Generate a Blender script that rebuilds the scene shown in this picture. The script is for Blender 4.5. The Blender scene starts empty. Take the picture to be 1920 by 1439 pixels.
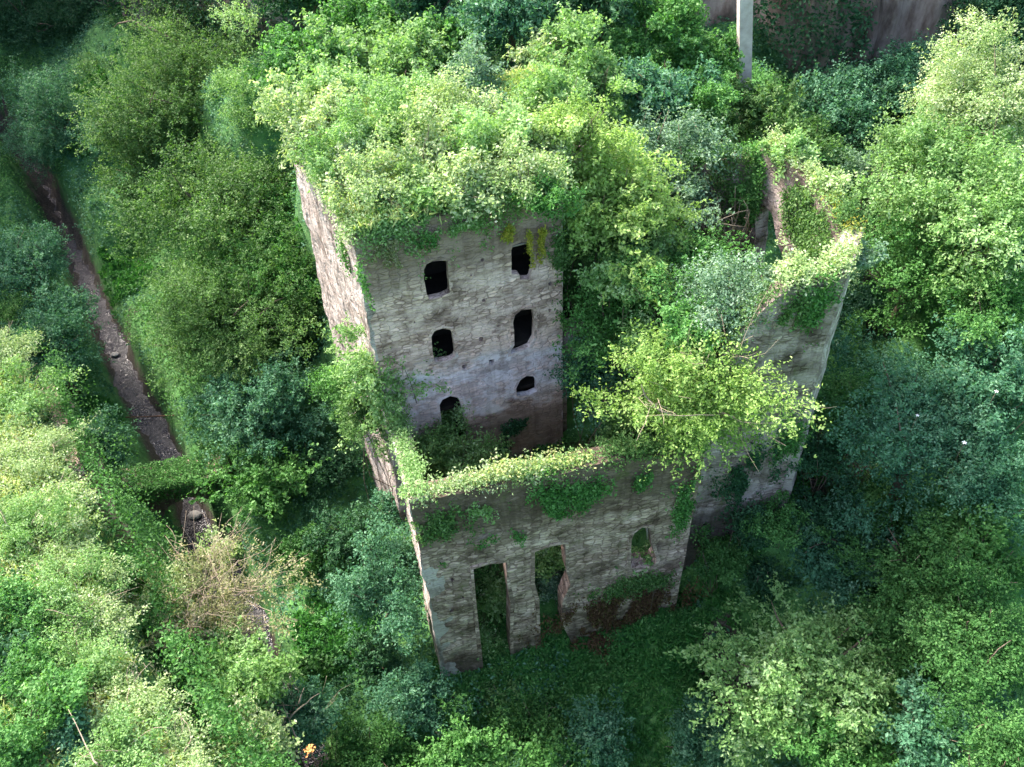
import bpy, math, random
import numpy as np

S = bpy.context.scene
COL = S.collection
R = math.radians

# ------------------------------------------------------------------ camera
F_PX, HC = 1600.0, 36.0
TH, ROLL = 0.765136, -0.061871
cam = bpy.data.cameras.new('camera')
cam.sensor_width = 36.0
cam.lens = F_PX / 1920 * 36.0
cam.clip_start, cam.clip_end = 0.3, 1500
co = bpy.data.objects.new('camera', cam)
COL.objects.link(co)
co.location = (0, 0, HC)
from mathutils import Matrix, Vector
RM = (Matrix.Rotation(TH, 3, 'X') @ Matrix.Rotation(ROLL, 3, 'Z'))
co.rotation_euler = RM.to_euler()
S.camera = co
BM = np.array(RM)

# ------------------------------------------------------------------ world, sun, exposure
SUN_EL, SUN_AZ = R(45), R(-46)          # azimuth measured from +Y towards +X
w = bpy.data.worlds.new('World'); S.world = w
w.use_nodes = True
nt = w.node_tree
sky = nt.nodes.new('ShaderNodeTexSky')
sky.sky_type = 'NISHITA'; sky.sun_disc = False
sky.sun_elevation = SUN_EL; sky.sun_rotation = SUN_AZ
sky.air_density = 1.0; sky.dust_density = 4.0; sky.ozone_density = 1.0
nt.links.new(sky.outputs[0], nt.nodes['Background'].inputs[0])
nt.nodes['Background'].inputs[1].default_value = 0.15
sd = bpy.data.lights.new('sun', 'SUN')
sd.energy = 2.5; sd.angle = R(7); sd.color = (1.0, 0.94, 0.84)
so = bpy.data.objects.new('sun', sd); COL.objects.link(so)
sv = Vector((math.sin(SUN_AZ) * math.cos(SUN_EL), math.cos(SUN_AZ) * math.cos(SUN_EL), math.sin(SUN_EL)))
so.rotation_euler = sv.to_track_quat('Z', 'Y').to_euler()
so.location = (30, 60, 90)
S.view_settings.view_transform = 'Standard'
S.view_settings.look = 'None'
S.view_settings.exposure = 2.43
S.view_settings.gamma = 1.0
S.render.engine = 'CYCLES'
S.cycles.max_bounces = 8
S.cycles.diffuse_bounces = 4
S.cycles.transmission_bounces = 6


# ------------------------------------------------------------------ helpers
def at(x, y, z):
    """point of the place seen at photo pixel (x, y) at height z"""
    d = BM @ np.array([(x - 960) / F_PX, -(y - 719.5) / F_PX, -1.0])
    t = (z - HC) / d[2]
    return np.array([d[0] * t, d[1] * t, z])


def ppm(p):
    d = BM.T @ (np.array(p, float) - np.array([0, 0, HC]))
    return F_PX / -d[2]


def tag(o, label=None, cat=None, group=None, kind=None):
    if label: o['label'] = label
    if cat: o['category'] = cat
    if group: o['group'] = group
    if kind: o['kind'] = kind
    return o


def link(name, me, mat=None, parent=None):
    if mat is not None: me.materials.append(mat)
    o = bpy.data.objects.new(name, me)
    COL.objects.link(o)
    if parent is not None:
        o.parent = parent
        o.matrix_parent_inverse = Matrix.Translation(-parent.location)
    return o


def empty(name, loc):
    o = bpy.data.objects.new(name, None)
    o.empty_display_size = 0.5
    o.location = Vector([float(v) for v in loc])
    COL.objects.link(o)
    return o


def mesh_np(name, V, Fq, smooth=False):
    """V (n,3), Fq (m,4) quads or (m,3) tris"""
    me = bpy.data.meshes.new(name)
    V = np.asarray(V, np.float32); Fq = np.asarray(Fq, np.int32)
    k = Fq.shape[1]
    me.vertices.add(len(V)); me.vertices.foreach_set('co', V.ravel())
    me.loops.add(Fq.size); me.loops.foreach_set('vertex_index', Fq.ravel())
    me.polygons.add(len(Fq))
    me.polygons.foreach_set('loop_start', np.arange(len(Fq), dtype=np.int32) * k)
    me.polygons.foreach_set('use_smooth', np.full(len(Fq), smooth))
    me.update(calc_edges=True)
    return me


def vnoise(P, seed=0, octaves=3):
    """smooth value noise from sums of rotated sines, about -1..1"""
    rs = np.random.RandomState(seed)
    P = np.asarray(P, float)
    out = np.zeros(P.shape[0]); amp = 1.0; tot = 0
    for o in range(octaves):
        for k in range(4):
            d = rs.normal(size=P.shape[1]); d /= np.linalg.norm(d)
            out += amp * 0.35 * np.sin(P @ d * (2.0 ** o) * rs.uniform(.8, 1.3) + rs.uniform(0, 6.28))
        tot += amp * .7; amp *= .55
    return np.clip(out / tot, -1, 1)


# ------------------------------------------------------------------ materials
def mat_new(name):
    m = bpy.data.materials.new(name); m.use_nodes = True
    n = m.node_tree.nodes; n.clear()
    return m, n, m.node_tree.links


def ramp(n, cols, pos=None):
    r = n.new('ShaderNodeValToRGB'); e = r.color_ramp.elements
    pos = pos or [i / (len(cols) - 1) for i in range(len(cols))]
    while len(e) < len(cols): e.new(0.5)
    for i, c in enumerate(cols):
        e[i].position = pos[i]; e[i].color = (c[0], c[1], c[2], 1)
    return r


def leaf_mat(name, cols, trans=0.38):
    m, n, l = mat_new(name)
    a = n.new('ShaderNodeAttribute'); a.attribute_name = 'tint'
    r = ramp(n, cols)
    l.new(a.outputs['Fac'], r.inputs[0])
    d = n.new('ShaderNodeBsdfPrincipled'); d.inputs['Roughness'].default_value = .55
    d.inputs['Specular IOR Level'].default_value = .18
    t = n.new('ShaderNodeBsdfTranslucent')
    mx = n.new('ShaderNodeMixRGB'); mx.blend_type = 'MULTIPLY'; mx.inputs[0].default_value = 1
    mx.inputs[2].default_value = (1.25, 1.4, .65, 1)
    l.new(r.outputs[0], mx.inputs[1]); l.new(r.outputs[0], d.inputs['Base Color']); l.new(mx.outputs[0], t.inputs[0])
    s = n.new('ShaderNodeMixShader'); s.inputs[0].default_value = trans
    l.new(d.outputs[0], s.inputs[1]); l.new(t.outputs[0], s.inputs[2])
    o = n.new('ShaderNodeOutputMaterial'); l.new(s.outputs[0], o.inputs[0])
    return m


LEAF = {
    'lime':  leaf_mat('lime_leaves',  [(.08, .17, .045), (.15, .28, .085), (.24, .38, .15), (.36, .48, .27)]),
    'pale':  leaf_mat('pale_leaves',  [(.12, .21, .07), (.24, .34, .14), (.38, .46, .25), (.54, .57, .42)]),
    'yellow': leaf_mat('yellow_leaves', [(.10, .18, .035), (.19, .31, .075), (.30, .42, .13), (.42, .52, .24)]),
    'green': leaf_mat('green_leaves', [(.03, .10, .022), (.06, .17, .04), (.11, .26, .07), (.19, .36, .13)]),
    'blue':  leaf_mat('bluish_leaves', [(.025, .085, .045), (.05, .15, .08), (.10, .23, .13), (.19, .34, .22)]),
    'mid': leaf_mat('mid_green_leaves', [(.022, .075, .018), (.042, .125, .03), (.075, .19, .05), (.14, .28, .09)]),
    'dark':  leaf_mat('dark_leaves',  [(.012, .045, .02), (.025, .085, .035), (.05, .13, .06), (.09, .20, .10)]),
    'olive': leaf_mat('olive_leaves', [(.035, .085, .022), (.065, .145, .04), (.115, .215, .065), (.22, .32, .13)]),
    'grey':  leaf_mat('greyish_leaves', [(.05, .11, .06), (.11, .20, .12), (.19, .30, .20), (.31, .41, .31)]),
    'dry':   leaf_mat('dry_leaves', [(.12, .16, .06), (.21, .24, .11), (.33, .31, .19), (.44, .37, .28)]),
    'gold':  leaf_mat('golden_leaves', [(.16, .22, .03), (.28, .29, .04), (.42, .36, .06), (.30, .38, .10)]),
    'rust': leaf_mat('dead_creeper_leaves', [(.05, .028, .015), (.09, .05, .028), (.14, .085, .045), (.12, .15, .04)]),
    'grass': leaf_mat('grass_blades', [(.025, .11, .028), (.045, .16, .038), (.07, .22, .05), (.13, .28, .08)]),
    'hay':   leaf_mat('straw_grass', [(.18, .28, .06), (.30, .38, .12), (.44, .46, .20), (.52, .44, .28)]),
}


def simple_mat(name, cols, scale=3.0, rough=.9, bump=.4, stretch=(1, 1, 1), detail=8):
    m, n, l = mat_new(name)
    tc = n.new('ShaderNodeTexCoord'); mp = n.new('ShaderNodeMapping')
    mp.inputs['Scale'].default_value = stretch
    l.new(tc.outputs['Object'], mp.inputs[0])
    no = n.new('ShaderNodeTexNoise'); no.inputs['Scale'].default_value = scale; no.inputs['Detail'].default_value = detail
    no.inputs['Roughness'].default_value = .65
    l.new(mp.outputs[0], no.inputs['Vector'])
    r = ramp(n, cols, [.3 + .4 * i / (len(cols) - 1) for i in range(len(cols))])
    l.new(no.outputs['Fac'], r.inputs[0])
    p = n.new('ShaderNodeBsdfPrincipled'); p.inputs['Roughness'].default_value = rough
    p.inputs['Specular IOR Level'].default_value = .25
    l.new(r.outputs[0], p.inputs['Base Color'])
    b = n.new('ShaderNodeBump'); b.inputs['Strength'].default_value = bump; b.inputs['Distance'].default_value = .08
    l.new(no.outputs['Fac'], b.inputs['Height']); l.new(b.outputs[0], p.inputs['Normal'])
    o = n.new('ShaderNodeOutputMaterial'); l.new(p.outputs[0], o.inputs[0])
    return m


BARK = simple_mat('bark', [(.05, .035, .025), (.12, .09, .065), (.20, .16, .12)], 6, stretch=(3, 3, .6))
TWIG = simple_mat('pale_twigs', [(.22, .17, .12), (.36, .29, .22)], 4)
ROCK = simple_mat('rock_face', [(.03, .022, .016), (.14, .10, .08), (.30, .24, .20), (.10, .12, .04)], .6, stretch=(1, 1, .35), bump=1)
CONC = simple_mat('pale_concrete', [(.30, .26, .23), (.52, .46, .42)], 1.5, bump=.2)
RUST = simple_mat('rusty_metal', [(.06, .03, .018), (.14, .075, .045)], 5)
WOOD = simple_mat('weathered_wood', [(.18, .15, .13), (.34, .30, .27)], 5, stretch=(1, 1, 6))
STONE = simple_mat('white_stone', [(.18, .17, .16), (.38, .36, .34)], 5)
PETAL = simple_mat('white_petals', [(.75, .75, .72), (.85, .85, .82)], 5, bump=0)
ORANGE = simple_mat('orange_petals', [(.55, .20, .06), (.7, .35, .12)], 6, bump=0)
ROOFM = simple_mat('roof_soil', [(.04, .06, .02), (.10, .15, .04), (.18, .20, .08)], .9)


def masonry(name, light, mid, dark, top_z=None, white_band=None, base_z=None, moss=0.25, plaster=.5, streaky=.5):
    """rubble masonry laid in courses; uv = metres along and up the wall"""
    m, n, l = mat_new(name)
    uv = n.new('ShaderNodeUVMap')
    sep = n.new('ShaderNodeSeparateXYZ'); l.new(uv.outputs[0], sep.inputs[0])

    def noise(scale, sx=1, sy=1, detail=6, rough=.6):
        mp = n.new('ShaderNodeMapping'); mp.inputs['Scale'].default_value = (sx, sy, 1)
        l.new(uv.outputs[0], mp.inputs[0])
        t = n.new('ShaderNodeTexNoise'); t.inputs['Scale'].default_value = scale
        t.inputs['Detail'].default_value = detail; t.inputs['Roughness'].default_value = rough
        l.new(mp.outputs[0], t.inputs['Vector']); return t

    def math_(op, a, b, clamp=False):
        x = n.new('ShaderNodeMath'); x.operation = op; x.use_clamp = clamp
        for i, v in enumerate((a, b)):
            if isinstance(v, (int, float)): x.inputs[i].default_value = v
            else: l.new(v, x.inputs[i])
        return x.outputs[0]

    def rng(v, a, b):
        x = n.new('ShaderNodeMapRange'); x.interpolation_type = 'SMOOTHSTEP'
        x.inputs['From Min'].default_value = a; x.inputs['From Max'].default_value = b
        l.new(v, x.inputs['Value']); return x.outputs[0]

    def mix(fac, a, b, mode='MIX'):
        x = n.new('ShaderNodeMixRGB'); x.blend_type = mode
        for i, v in enumerate((fac, a, b)):
            if isinstance(v, (int, float)): x.inputs[i].default_value = v
            elif isinstance(v, tuple): x.inputs[i].default_value = (*v, 1)
            else: l.new(v, x.inputs[i])
        return x.outputs[0]

    # warped uv: rubble laid in uneven courses
    wn = noise(1.1, detail=5)
    vm = n.new('ShaderNodeVectorMath'); vm.operation = 'MULTIPLY_ADD'
    l.new(wn.outputs['Color'], vm.inputs[0]); vm.inputs[1].default_value = (.16, .09, 0); l.new(uv.outputs[0], vm.inputs[2])
    ms_ = n.new('ShaderNodeMapping'); ms_.inputs['Scale'].default_value = (2.3, 5.4, 1); l.new(vm.outputs[0], ms_.inputs[0])
    v1 = n.new('ShaderNodeTexVoronoi'); v1.feature = 'F1'; v1.inputs['Scale'].default_value = 1.0; v1.inputs['Randomness'].default_value = .7
    v2 = n.new('ShaderNodeTexVoronoi'); v2.feature = 'DISTANCE_TO_EDGE'; v2.inputs['Scale'].default_value = 1.0; v2.inputs['Randomness'].default_value = .7
    l.new(ms_.outputs[0], v1.inputs['Vector']); l.new(ms_.outputs[0], v2.inputs['Vector'])
    sc = n.new('ShaderNodeSeparateXYZ'); l.new(v1.outputs['Color'], sc.inputs[0])
    stone = sc.outputs[0]
    joint = rng(v2.outputs['Distance'], .0, .10)
    fine = noise(7, detail=8, rough=.75)
    big = noise(.42, 1, 1.6, detail=7, rough=.62)
    streak = noise(1.5, 1.6, .22, detail=6)
    band = noise(.5, .35, 1.8, detail=6, rough=.6)
    bare = rng(noise(.8, 1, 1.3, detail=7, rough=.65).outputs['Fac'], .40 + .14 * plaster, .50 + .14 * plaster)   # where the rubble shows through old plaster
    r = ramp(n, [dark, mid, light], [.32, .48, .63]); l.new(big.outputs['Fac'], r.inputs[0])
    c = r.outputs[0]
    sr = ramp(n, [(.50, .47, .45), (.86, .82, .80), (1.2, 1.15, 1.12)]); l.new(stone, sr.inputs[0])
    cs = mix(1.0, c, sr.outputs[0], 'MULTIPLY')
    cs = mix(math_('MULTIPLY', math_('SUBTRACT', 1.0, joint), .8), cs, mix(1.0, c, (.30, .26, .24), 'MULTIPLY'))
    c = mix(math_('ADD', .25, math_('MULTIPLY', bare, .75)), c, cs)
    c = mix(rng(fine.outputs['Fac'], .50, .75), c, mix(1.0, c, (.50, .46, .43), 'MULTIPLY'))
    c = mix(math_('MULTIPLY', rng(band.outputs['Fac'], .50, .66), .65), c, mix(1.0, c, (.42, .36, .32), 'MULTIPLY'))
    if white_band:
        za, zb_ = white_band
        zz = math_('ADD', sep.outputs[1], math_('MULTIPLY', math_('SUBTRACT', big.outputs['Fac'], .5), 5.0))
        f = math_('MULTIPLY', rng(zz, za - 1.0, za + .2), math_('SUBTRACT', 1.0, rng(zz, zb_ - .6, zb_ + 1.2)))
        f = math_('MULTIPLY', f, math_('ADD', .45, math_('MULTIPLY', math_('SUBTRACT', 1.0, bare), .55)))
        c = mix(math_('MULTIPLY', f, .85), c, (.78, .73, .74))
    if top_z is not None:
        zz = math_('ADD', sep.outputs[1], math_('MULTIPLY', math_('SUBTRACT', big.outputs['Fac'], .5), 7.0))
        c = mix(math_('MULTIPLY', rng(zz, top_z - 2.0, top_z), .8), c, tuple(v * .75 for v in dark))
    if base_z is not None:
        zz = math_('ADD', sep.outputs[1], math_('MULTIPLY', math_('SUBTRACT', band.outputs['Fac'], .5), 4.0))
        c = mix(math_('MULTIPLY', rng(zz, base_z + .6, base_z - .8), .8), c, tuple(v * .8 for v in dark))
    c = mix(math_('MULTIPLY', rng(streak.outputs['Fac'], .48, .64), streaky), c, mix(1.0, c, (.38, .33, .30), 'MULTIPLY'))
    ms = noise(.9, 1, .6, detail=8, rough=.7)
    c = mix(math_('MULTIPLY', rng(ms.outputs['Fac'], .66 - moss * .3, .80 - moss * .2), .65), c, (.075, .10, .025))
    p = n.new('ShaderNodeBsdfPrincipled'); p.inputs['Roughness'].default_value = .95
    p.inputs['Specular IOR Level'].default_value = .15
    l.new(c, p.inputs['Base Color'])
    h = math_('ADD', math_('MULTIPLY', fine.outputs['Fac'], .8), math_('MULTIPLY', math_('MULTIPLY', joint, stone), .9))
    b = n.new('ShaderNodeBump'); b.inputs['Strength'].default_value = .8; b.inputs['Distance'].default_value = .07
    l.new(h, b.inputs['Height']); l.new(b.outputs[0], p.inputs['Normal'])
    o = n.new('ShaderNodeOutputMaterial'); l.new(p.outputs[0], o.inputs[0])
    return m


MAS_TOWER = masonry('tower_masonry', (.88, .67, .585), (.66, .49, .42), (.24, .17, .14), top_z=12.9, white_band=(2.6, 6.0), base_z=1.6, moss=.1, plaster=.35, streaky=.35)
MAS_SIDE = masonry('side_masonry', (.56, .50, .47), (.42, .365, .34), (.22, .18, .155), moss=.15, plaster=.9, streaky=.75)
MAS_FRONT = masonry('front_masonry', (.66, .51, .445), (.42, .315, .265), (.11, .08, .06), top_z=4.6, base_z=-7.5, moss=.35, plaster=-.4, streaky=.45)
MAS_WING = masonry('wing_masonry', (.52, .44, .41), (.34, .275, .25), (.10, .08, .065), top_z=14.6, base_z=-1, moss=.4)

# ------------------------------------------------------------------ leaves
def rand_unit(rs, n):
    v = rs.normal(size=(n, 3)); return v / np.linalg.norm(v, axis=1)[:, None]


def norm(v):
    return v / np.maximum(np.linalg.norm(v, axis=1)[:, None], 1e-6)


def leaf_mesh(name, C, N, size, rs, tint, aspect=.55, D=None):
    """one folded diamond leaf per point: C centres, N normals, D leaf direction"""
    n = len(C)
    if D is None: D = rand_unit(rs, n)
    D = norm(D - N * np.sum(D * N, 1)[:, None])
    B = np.cross(N, D)
    L = (size * rs.uniform(.6, 1.35, n))[:, None]
    W = L * aspect * .5
    droop = L * rs.uniform(-.25, .1, n)[:, None]
    V = np.empty((n, 4, 3), np.float32)
    V[:, 0] = C - D * L * .5
    V[:, 1] = C + B * W + N * L * .06
    V[:, 2] = C + D * L * .5 + N * droop
    V[:, 3] = C - B * W + N * L * .06
    me = mesh_np(name, V.reshape(-1, 3), np.arange(n * 4).reshape(n, 4))
    at_ = me.attributes.new('tint', 'FLOAT', 'FACE')
    at_.data.foreach_set('value', np.clip(tint, 0, 1).astype(np.float32))
    return me


def crown_points(rs, c, r, n, lobes=None, wild=.25, up=.35):
    """leafy crown: lobes of many sizes on an ellipsoid, twig ends on the lobes, longer shoots
    breaking out of it, leaves round the twigs"""
    c = np.array(c, float); r = np.array(r, float); R0 = np.mean(r)
    nl = lobes or int(16 + 9 * max(r))
    U = rand_unit(rs, nl); U[:, 2] = np.where(rs.rand(nl) < .75, np.abs(U[:, 2]), U[:, 2])
    LC = U * r * (rs.rand(nl) ** .5 * .95)[:, None] * (1 + wild * rs.normal(size=(nl, 1)) * .6)
    LC[:, 2] -= .28 * r[2]
    LR = R0 * (.12 + .34 * rs.rand(nl) ** 1.6)
    ltint = rs.normal(0, .13, nl)
    per = 20
    nt_ = max(int(n / per), 10)
    k = rs.choice(nl, nt_, p=LR ** 1.7 / np.sum(LR ** 1.7))
    tu = rand_unit(rs, nt_); tu[:, 2] = np.where(rs.rand(nt_) < .7, np.abs(tu[:, 2]), tu[:, 2])
    TP = LC[k] + tu * (LR[k] * rs.uniform(.45, 1.3, nt_))[:, None]
    out = norm(TP / r)
    shoot = rs.rand(nt_) < .32
    tdir = norm(out + .5 * tu + np.array([0, 0, up]) + .4 * rs.normal(size=(nt_, 3)))
    tlen = rs.uniform(.22, .55, nt_) * (R0 / 2.5) ** .4 * np.where(shoot, rs.uniform(1.5, 2.6, nt_), 1)
    ttint = rs.normal(0, .11, nt_) + ltint[k]
    m = nt_ * per
    kk = np.repeat(np.arange(nt_), per)
    s = rs.uniform(-.6, 1, m)
    bow = -np.array([0, 0, 1.0]) * (np.clip(s, 0, 1) ** 2 * tlen[kk] * .5 * rs.rand(nt_)[kk])[:, None]
    PT = TP[kk] + tdir[kk] * (s * tlen[kk])[:, None] + bow + rs.normal(0, .085, (m, 3)) * (1 + .7 * (1 - s) * np.where(shoot[kk], .3, 1))[:, None]
    N = norm(.55 * tu[kk] + np.array([0, 0, .7]) + .8 * rs.normal(size=(m, 3)))
    D = norm(tdir[kk] + .9 * rs.normal(size=(m, 3)))
    tint = .44 + ttint[kk] + .13 * rs.normal(size=m) + .10 * s
    return c + PT, N, D, tint


def tube(path, rad, seg=7):
    """tapered tube along points -> V, F"""
    path = np.array(path, float); rad = np.array(rad, float)
    n = len(path); V = []
    for i in range(n):
        t = path[min(i + 1, n - 1)] - path[max(i - 1, 0)]; t /= np.linalg.norm(t) + 1e-9
        a = np.cross(t, [0.31, .95, .12]); a /= np.linalg.norm(a) + 1e-9; b = np.cross(t, a)
        for k in range(seg):
            an = 2 * math.pi * k / seg
            V.append(path[i] + rad[i] * (math.cos(an) * a + math.sin(an) * b))
    F = []
    for i in range(n - 1):
        for k in range(seg):
            F.append((i * seg + k, i * seg + (k + 1) % seg, (i + 1) * seg + (k + 1) % seg, (i + 1) * seg + k))
    V.append(path[0]); V.append(path[-1])
    for k in range(0, seg):
        F.append((n * seg, (k + 1) % seg, k, k))
        F.append((n * seg + 1, (n - 1) * seg + k, (n - 1) * seg + (k + 1) % seg, (n - 1) * seg + (k + 1) % seg))
    return V, F


def tubes_mesh(name, lst, seg=7):
    me = bpy.data.meshes.new(name); V = []; F = []
    for p, r in lst:
        v, f = tube(p, r, seg); o = len(V); V += [tuple(x) for x in v]
        for q in f:
            q = [x + o for x in q]
            F.append(tuple(q) if len(set(q)) == 4 else tuple(dict.fromkeys(q)))
    me.from_pydata(V, [], F); me.update()
    for p in me.polygons: p.use_smooth = True
    return me


def bend(rs, a, b, n=6, amp=.12):
    a = np.array(a, float); b = np.array(b, float); L = np.linalg.norm(b - a)
    off = rs.normal(size=3) * amp * L
    return [a + (b - a) * t + off * math.sin(math.pi * t) + rs.normal(size=3) * amp * .12 * L for t in np.linspace(0, 1, n)]


# ------------------------------------------------------------------ terrain
CP = []
def cp(px, py, z): CP.append(tuple(at(px, py, z)))
for a in [(840, 1265, -9.5), (1290, 1140, -9), (1100, 1300, -10), (1350, 1310, -11.5), (1350, 1150, -9),
          (900, 1430, -11), (1200, 1430, -11), (650, 1300, -11), (650, 1150, -10), (500, 1100, -11), (450, 850, -10.5),
          (600, 850, -9.5), (690, 950, -9), (200, 760, -9), (300, 550, -9), (580, 700, -9), (30, 550, -7), (130, 180, -8),
          (250, 500, -8.5), (420, 620, -8), (480, 560, -7), (350, 350, -5), (300, 100, 1), (500, 120, 8),
          (600, 130, 13), (800, 80, 13), (1000, 80, 13), (1200, 150, 11), (1400, 150, 9),
          (1560, 250, 4), (1640, 480, 1), (1640, 640, -3), (1580, 850, -5), (1560, 1000, -6),
          (1750, 700, 0), (1700, 350, 4), (1880, 450, 8), (1880, 150, 9), (1750, 900, -3), (1700, 1150, -6), (1880, 1000, 2),
          (1850, 1350, -4), (1600, 1400, -8), (60, 120, -6), (1700, 110, 7)]:
    cp(*a)
CP += [(-12.5, 32, -9), (-14, 40, -8), (-15, 45, -6), (-7, 24, -9.3), (0, 27, -6), (5, 28, -5), (10, 30, 2), (3, 36, 2), (-5, 36, 2),
       (0, 0, -9), (0, -15, 0), (-3, 42, 12.5), (-8, 43.5, 12), (3, 43, 12), (9, 42, 10), (16, 40, 5), (-10, 48, 12), (0, 60, 15), (20, 62, 9), (-20, 64, 6), (-30, 64, -3),
       (16.5, 24, -3), (17.5, 29, -2), (17.5, 34, 0), (10.3, 24.9, -4.2), (12, 25.2, -2.2), (13.6, 25.2, -1.5), (11.5, 23.5, -4.8), (13.5, 23.2, -4), (15.2, 25.8, -1.8),
       (40, 20, 10), (45, 50, 16), (60, 10, 22), (60, 60, 26), (30, 5, 4), (20, 0, 0), (80, 40, 34),
       (-60, 90, -8), (-75, 70, 8), (-90, 110, 12)]
CP = np.array(CP)
STREAM = np.array([at(-60, 120, -9.5), at(0, 240, -10), at(88, 355, -10.5), at(145, 480, -11), at(192, 600, -11.3), at(235, 700, -11.6),
                   at(290, 810, -12), at(345, 920, -12.5), at(395, 1040, -13), at(470, 1180, -13.3), at(580, 1440, -13.6), at(660, 1700, -14)])
TERR = np.array([at(-120, 470, 1), at(-20, 600, 1), at(75, 690, 1), at(140, 880, 1.5), at(185, 1020, 2), at(235, 1150, 2.5), at(305, 1290, 3), at(420, 1470, 4), at(520, 1640, 5)])


def seg_dist(P, L):
    """distance and signed side to polyline L in xy, plus interpolated z"""
    best = np.full(len(P), 1e9); side = np.zeros(len(P)); zz = np.zeros(len(P))
    for a, b in zip(L[:-1], L[1:]):
        d = b[:2] - a[:2]; t = np.clip(((P - a[:2]) @ d) / (d @ d), 0, 1)
        q = a[:2] + t[:, None] * d; dist = np.linalg.norm(P - q, axis=1)
        s = d[0] * (P[:, 1] - a[1]) - d[1] * (P[:, 0] - a[0])
        m = dist < best
        best[m] = dist[m]; side[m] = np.sign(s[m]); zz[m] = (a[2] + t * (b[2] - a[2]))[m]
    return best, side, zz


def ground_z(P):
    P = np.atleast_2d(np.asarray(P, float))[:, :2]
    out = np.empty(len(P))
    for i in range(0, len(P), 20000):
        q = P[i:i + 20000]
        d2 = ((q[:, None] - CP[None, :, :2]) ** 2).sum(2) + .8
        wgt = 1 / d2 ** 1.6
        out[i:i + 20000] = (wgt * CP[None, :, 2]).sum(1) / wgt.sum(1)
    far = np.maximum(np.abs(P[:, 0]) - 60, 0) + np.maximum(P[:, 1] - 75, 0) + np.maximum(-20 - P[:, 1], 0)
    out += np.minimum(far * .5, 45)
    ds, _, zs = seg_dist(P, STREAM)
    near = np.clip((ds - 0.45 - .5 * vnoise(P * .55, 9)) / 2.0, 0, 1); near = near * near * (3 - 2 * near)
    lim = ds < 40
    out = np.where(lim, (zs - .5) * (1 - near) + out * near, out)
    dt, side, zt = seg_dist(P, TERR)
    left = side < 0
    sd_ = np.where(left, dt, -dt)
    k = np.clip((sd_ + .25) / 1.0, 0, 1); k = k * k * (3 - 2 * k)
    plate = zt + np.clip(sd_, 0, 60) * .25
    out = out * (1 - k) + np.maximum(plate, out) * k
    return out + .28 * vnoise(P * .8, 5) + .12 * vnoise(P * 2.6, 6)


def build_ground():
    t = np.linspace(-1, 1, 300)
    X = 45 * t + 30 * t ** 3 + 330 * t ** 7; Y = 32 + 50 * t + 20 * t ** 3 + 330 * t ** 7
    XX, YY = np.meshgrid(X, Y)
    P = np.stack([XX.ravel(), YY.ravel()], 1)
    Z = ground_z(P)
    V = np.column_stack([P, Z]); n = len(t)
    i, j = np.meshgrid(np.arange(n - 1), np.arange(n - 1)); a = (j * n + i).ravel()
    me = mesh_np('ground', V, np.stack([a, a + 1, a + n + 1, a + n], 1), True)
    # bare earth patches: an attribute
    dirt = np.zeros(len(P))
    for (px, py, z, r_) in [(1350, 1320, -11.5, 1.9), (1335, 1260, -11, 1.2), (1370, 1370, -11.8, 1.2), (1560, 900, -5.5, 2.0), (250, 640, -11, 1.5), (1500, 1000, -7, 1.2), (870, 1310, -10, 1.2)]:
        c = at(px, py, z)[:2]; dirt = np.maximum(dirt, 1 - np.linalg.norm(P - c, axis=1) / (r_ * 1.5))
    ds, _, _ = seg_dist(P, STREAM); dirt = np.maximum(dirt, 1.05 - ds / 1.6)
    at_ = me.attributes.new('dirt', 'FLOAT', 'POINT'); at_.data.foreach_set('value', dirt.astype(np.float32))
    m, nn, l = mat_new('earth_and_grass')
    tc = nn.new('ShaderNodeTexCoord'); no = nn.new('ShaderNodeTexNoise'); no.inputs['Scale'].default_value = 1.2; no.inputs['Detail'].default_value = 10
    n2 = nn.new('ShaderNodeTexNoise'); n2.inputs['Scale'].default_value = 9; n2.inputs['Detail'].default_value = 6
    l.new(tc.outputs['Object'], no.inputs['Vector']); l.new(tc.outputs['Object'], n2.inputs['Vector'])
    r1 = ramp(nn, [(.025, .08, .02), (.045, .14, .032), (.07, .19, .045), (.11, .21, .06)], [.3, .45, .6, .75]); l.new(no.outputs['Fac'], r1.inputs[0])
    r2 = ramp(nn, [(.025, .02, .014), (.06, .048, .036), (.12, .10, .08)], [.3, .55, .75]); l.new(n2.outputs['Fac'], r2.inputs[0])
    a_ = nn.new('ShaderNodeAttribute'); a_.attribute_name = 'dirt'
    ad = nn.new('ShaderNodeMath'); ad.operation = 'MULTIPLY_ADD'; ad.inputs[1].default_value = .6
    l.new(no.outputs['Fac'], ad.inputs[0]); l.new(a_.outputs['Fac'], ad.inputs[2])
    mr = nn.new('ShaderNodeMapRange'); mr.inputs['From Min'].default_value = .55; mr.inputs['From Max'].default_value = .75; l.new(ad.outputs[0], mr.inputs['Value'])
    mx = nn.new('ShaderNodeMixRGB'); l.new(mr.outputs[0], mx.inputs[0]); l.new(r1.outputs[0], mx.inputs[1]); l.new(r2.outputs[0], mx.inputs[2])
    p = nn.new('ShaderNodeBsdfPrincipled'); p.inputs['Roughness'].default_value = .95; l.new(mx.outputs[0], p.inputs['Base Color'])
    b = nn.new('ShaderNodeBump'); b.inputs['Distance'].default_value = .12; b.inputs['Strength'].default_value = .8
    l.new(n2.outputs['Fac'], b.inputs['Height']); l.new(b.outputs[0], p.inputs['Normal'])
    o = nn.new('ShaderNodeOutputMaterial'); l.new(p.outputs[0], o.inputs[0])
    tag(link('ground', me, m), 'dark green grassy bottom and slopes of the ravine around the ruin', kind='structure')


build_ground()


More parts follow.
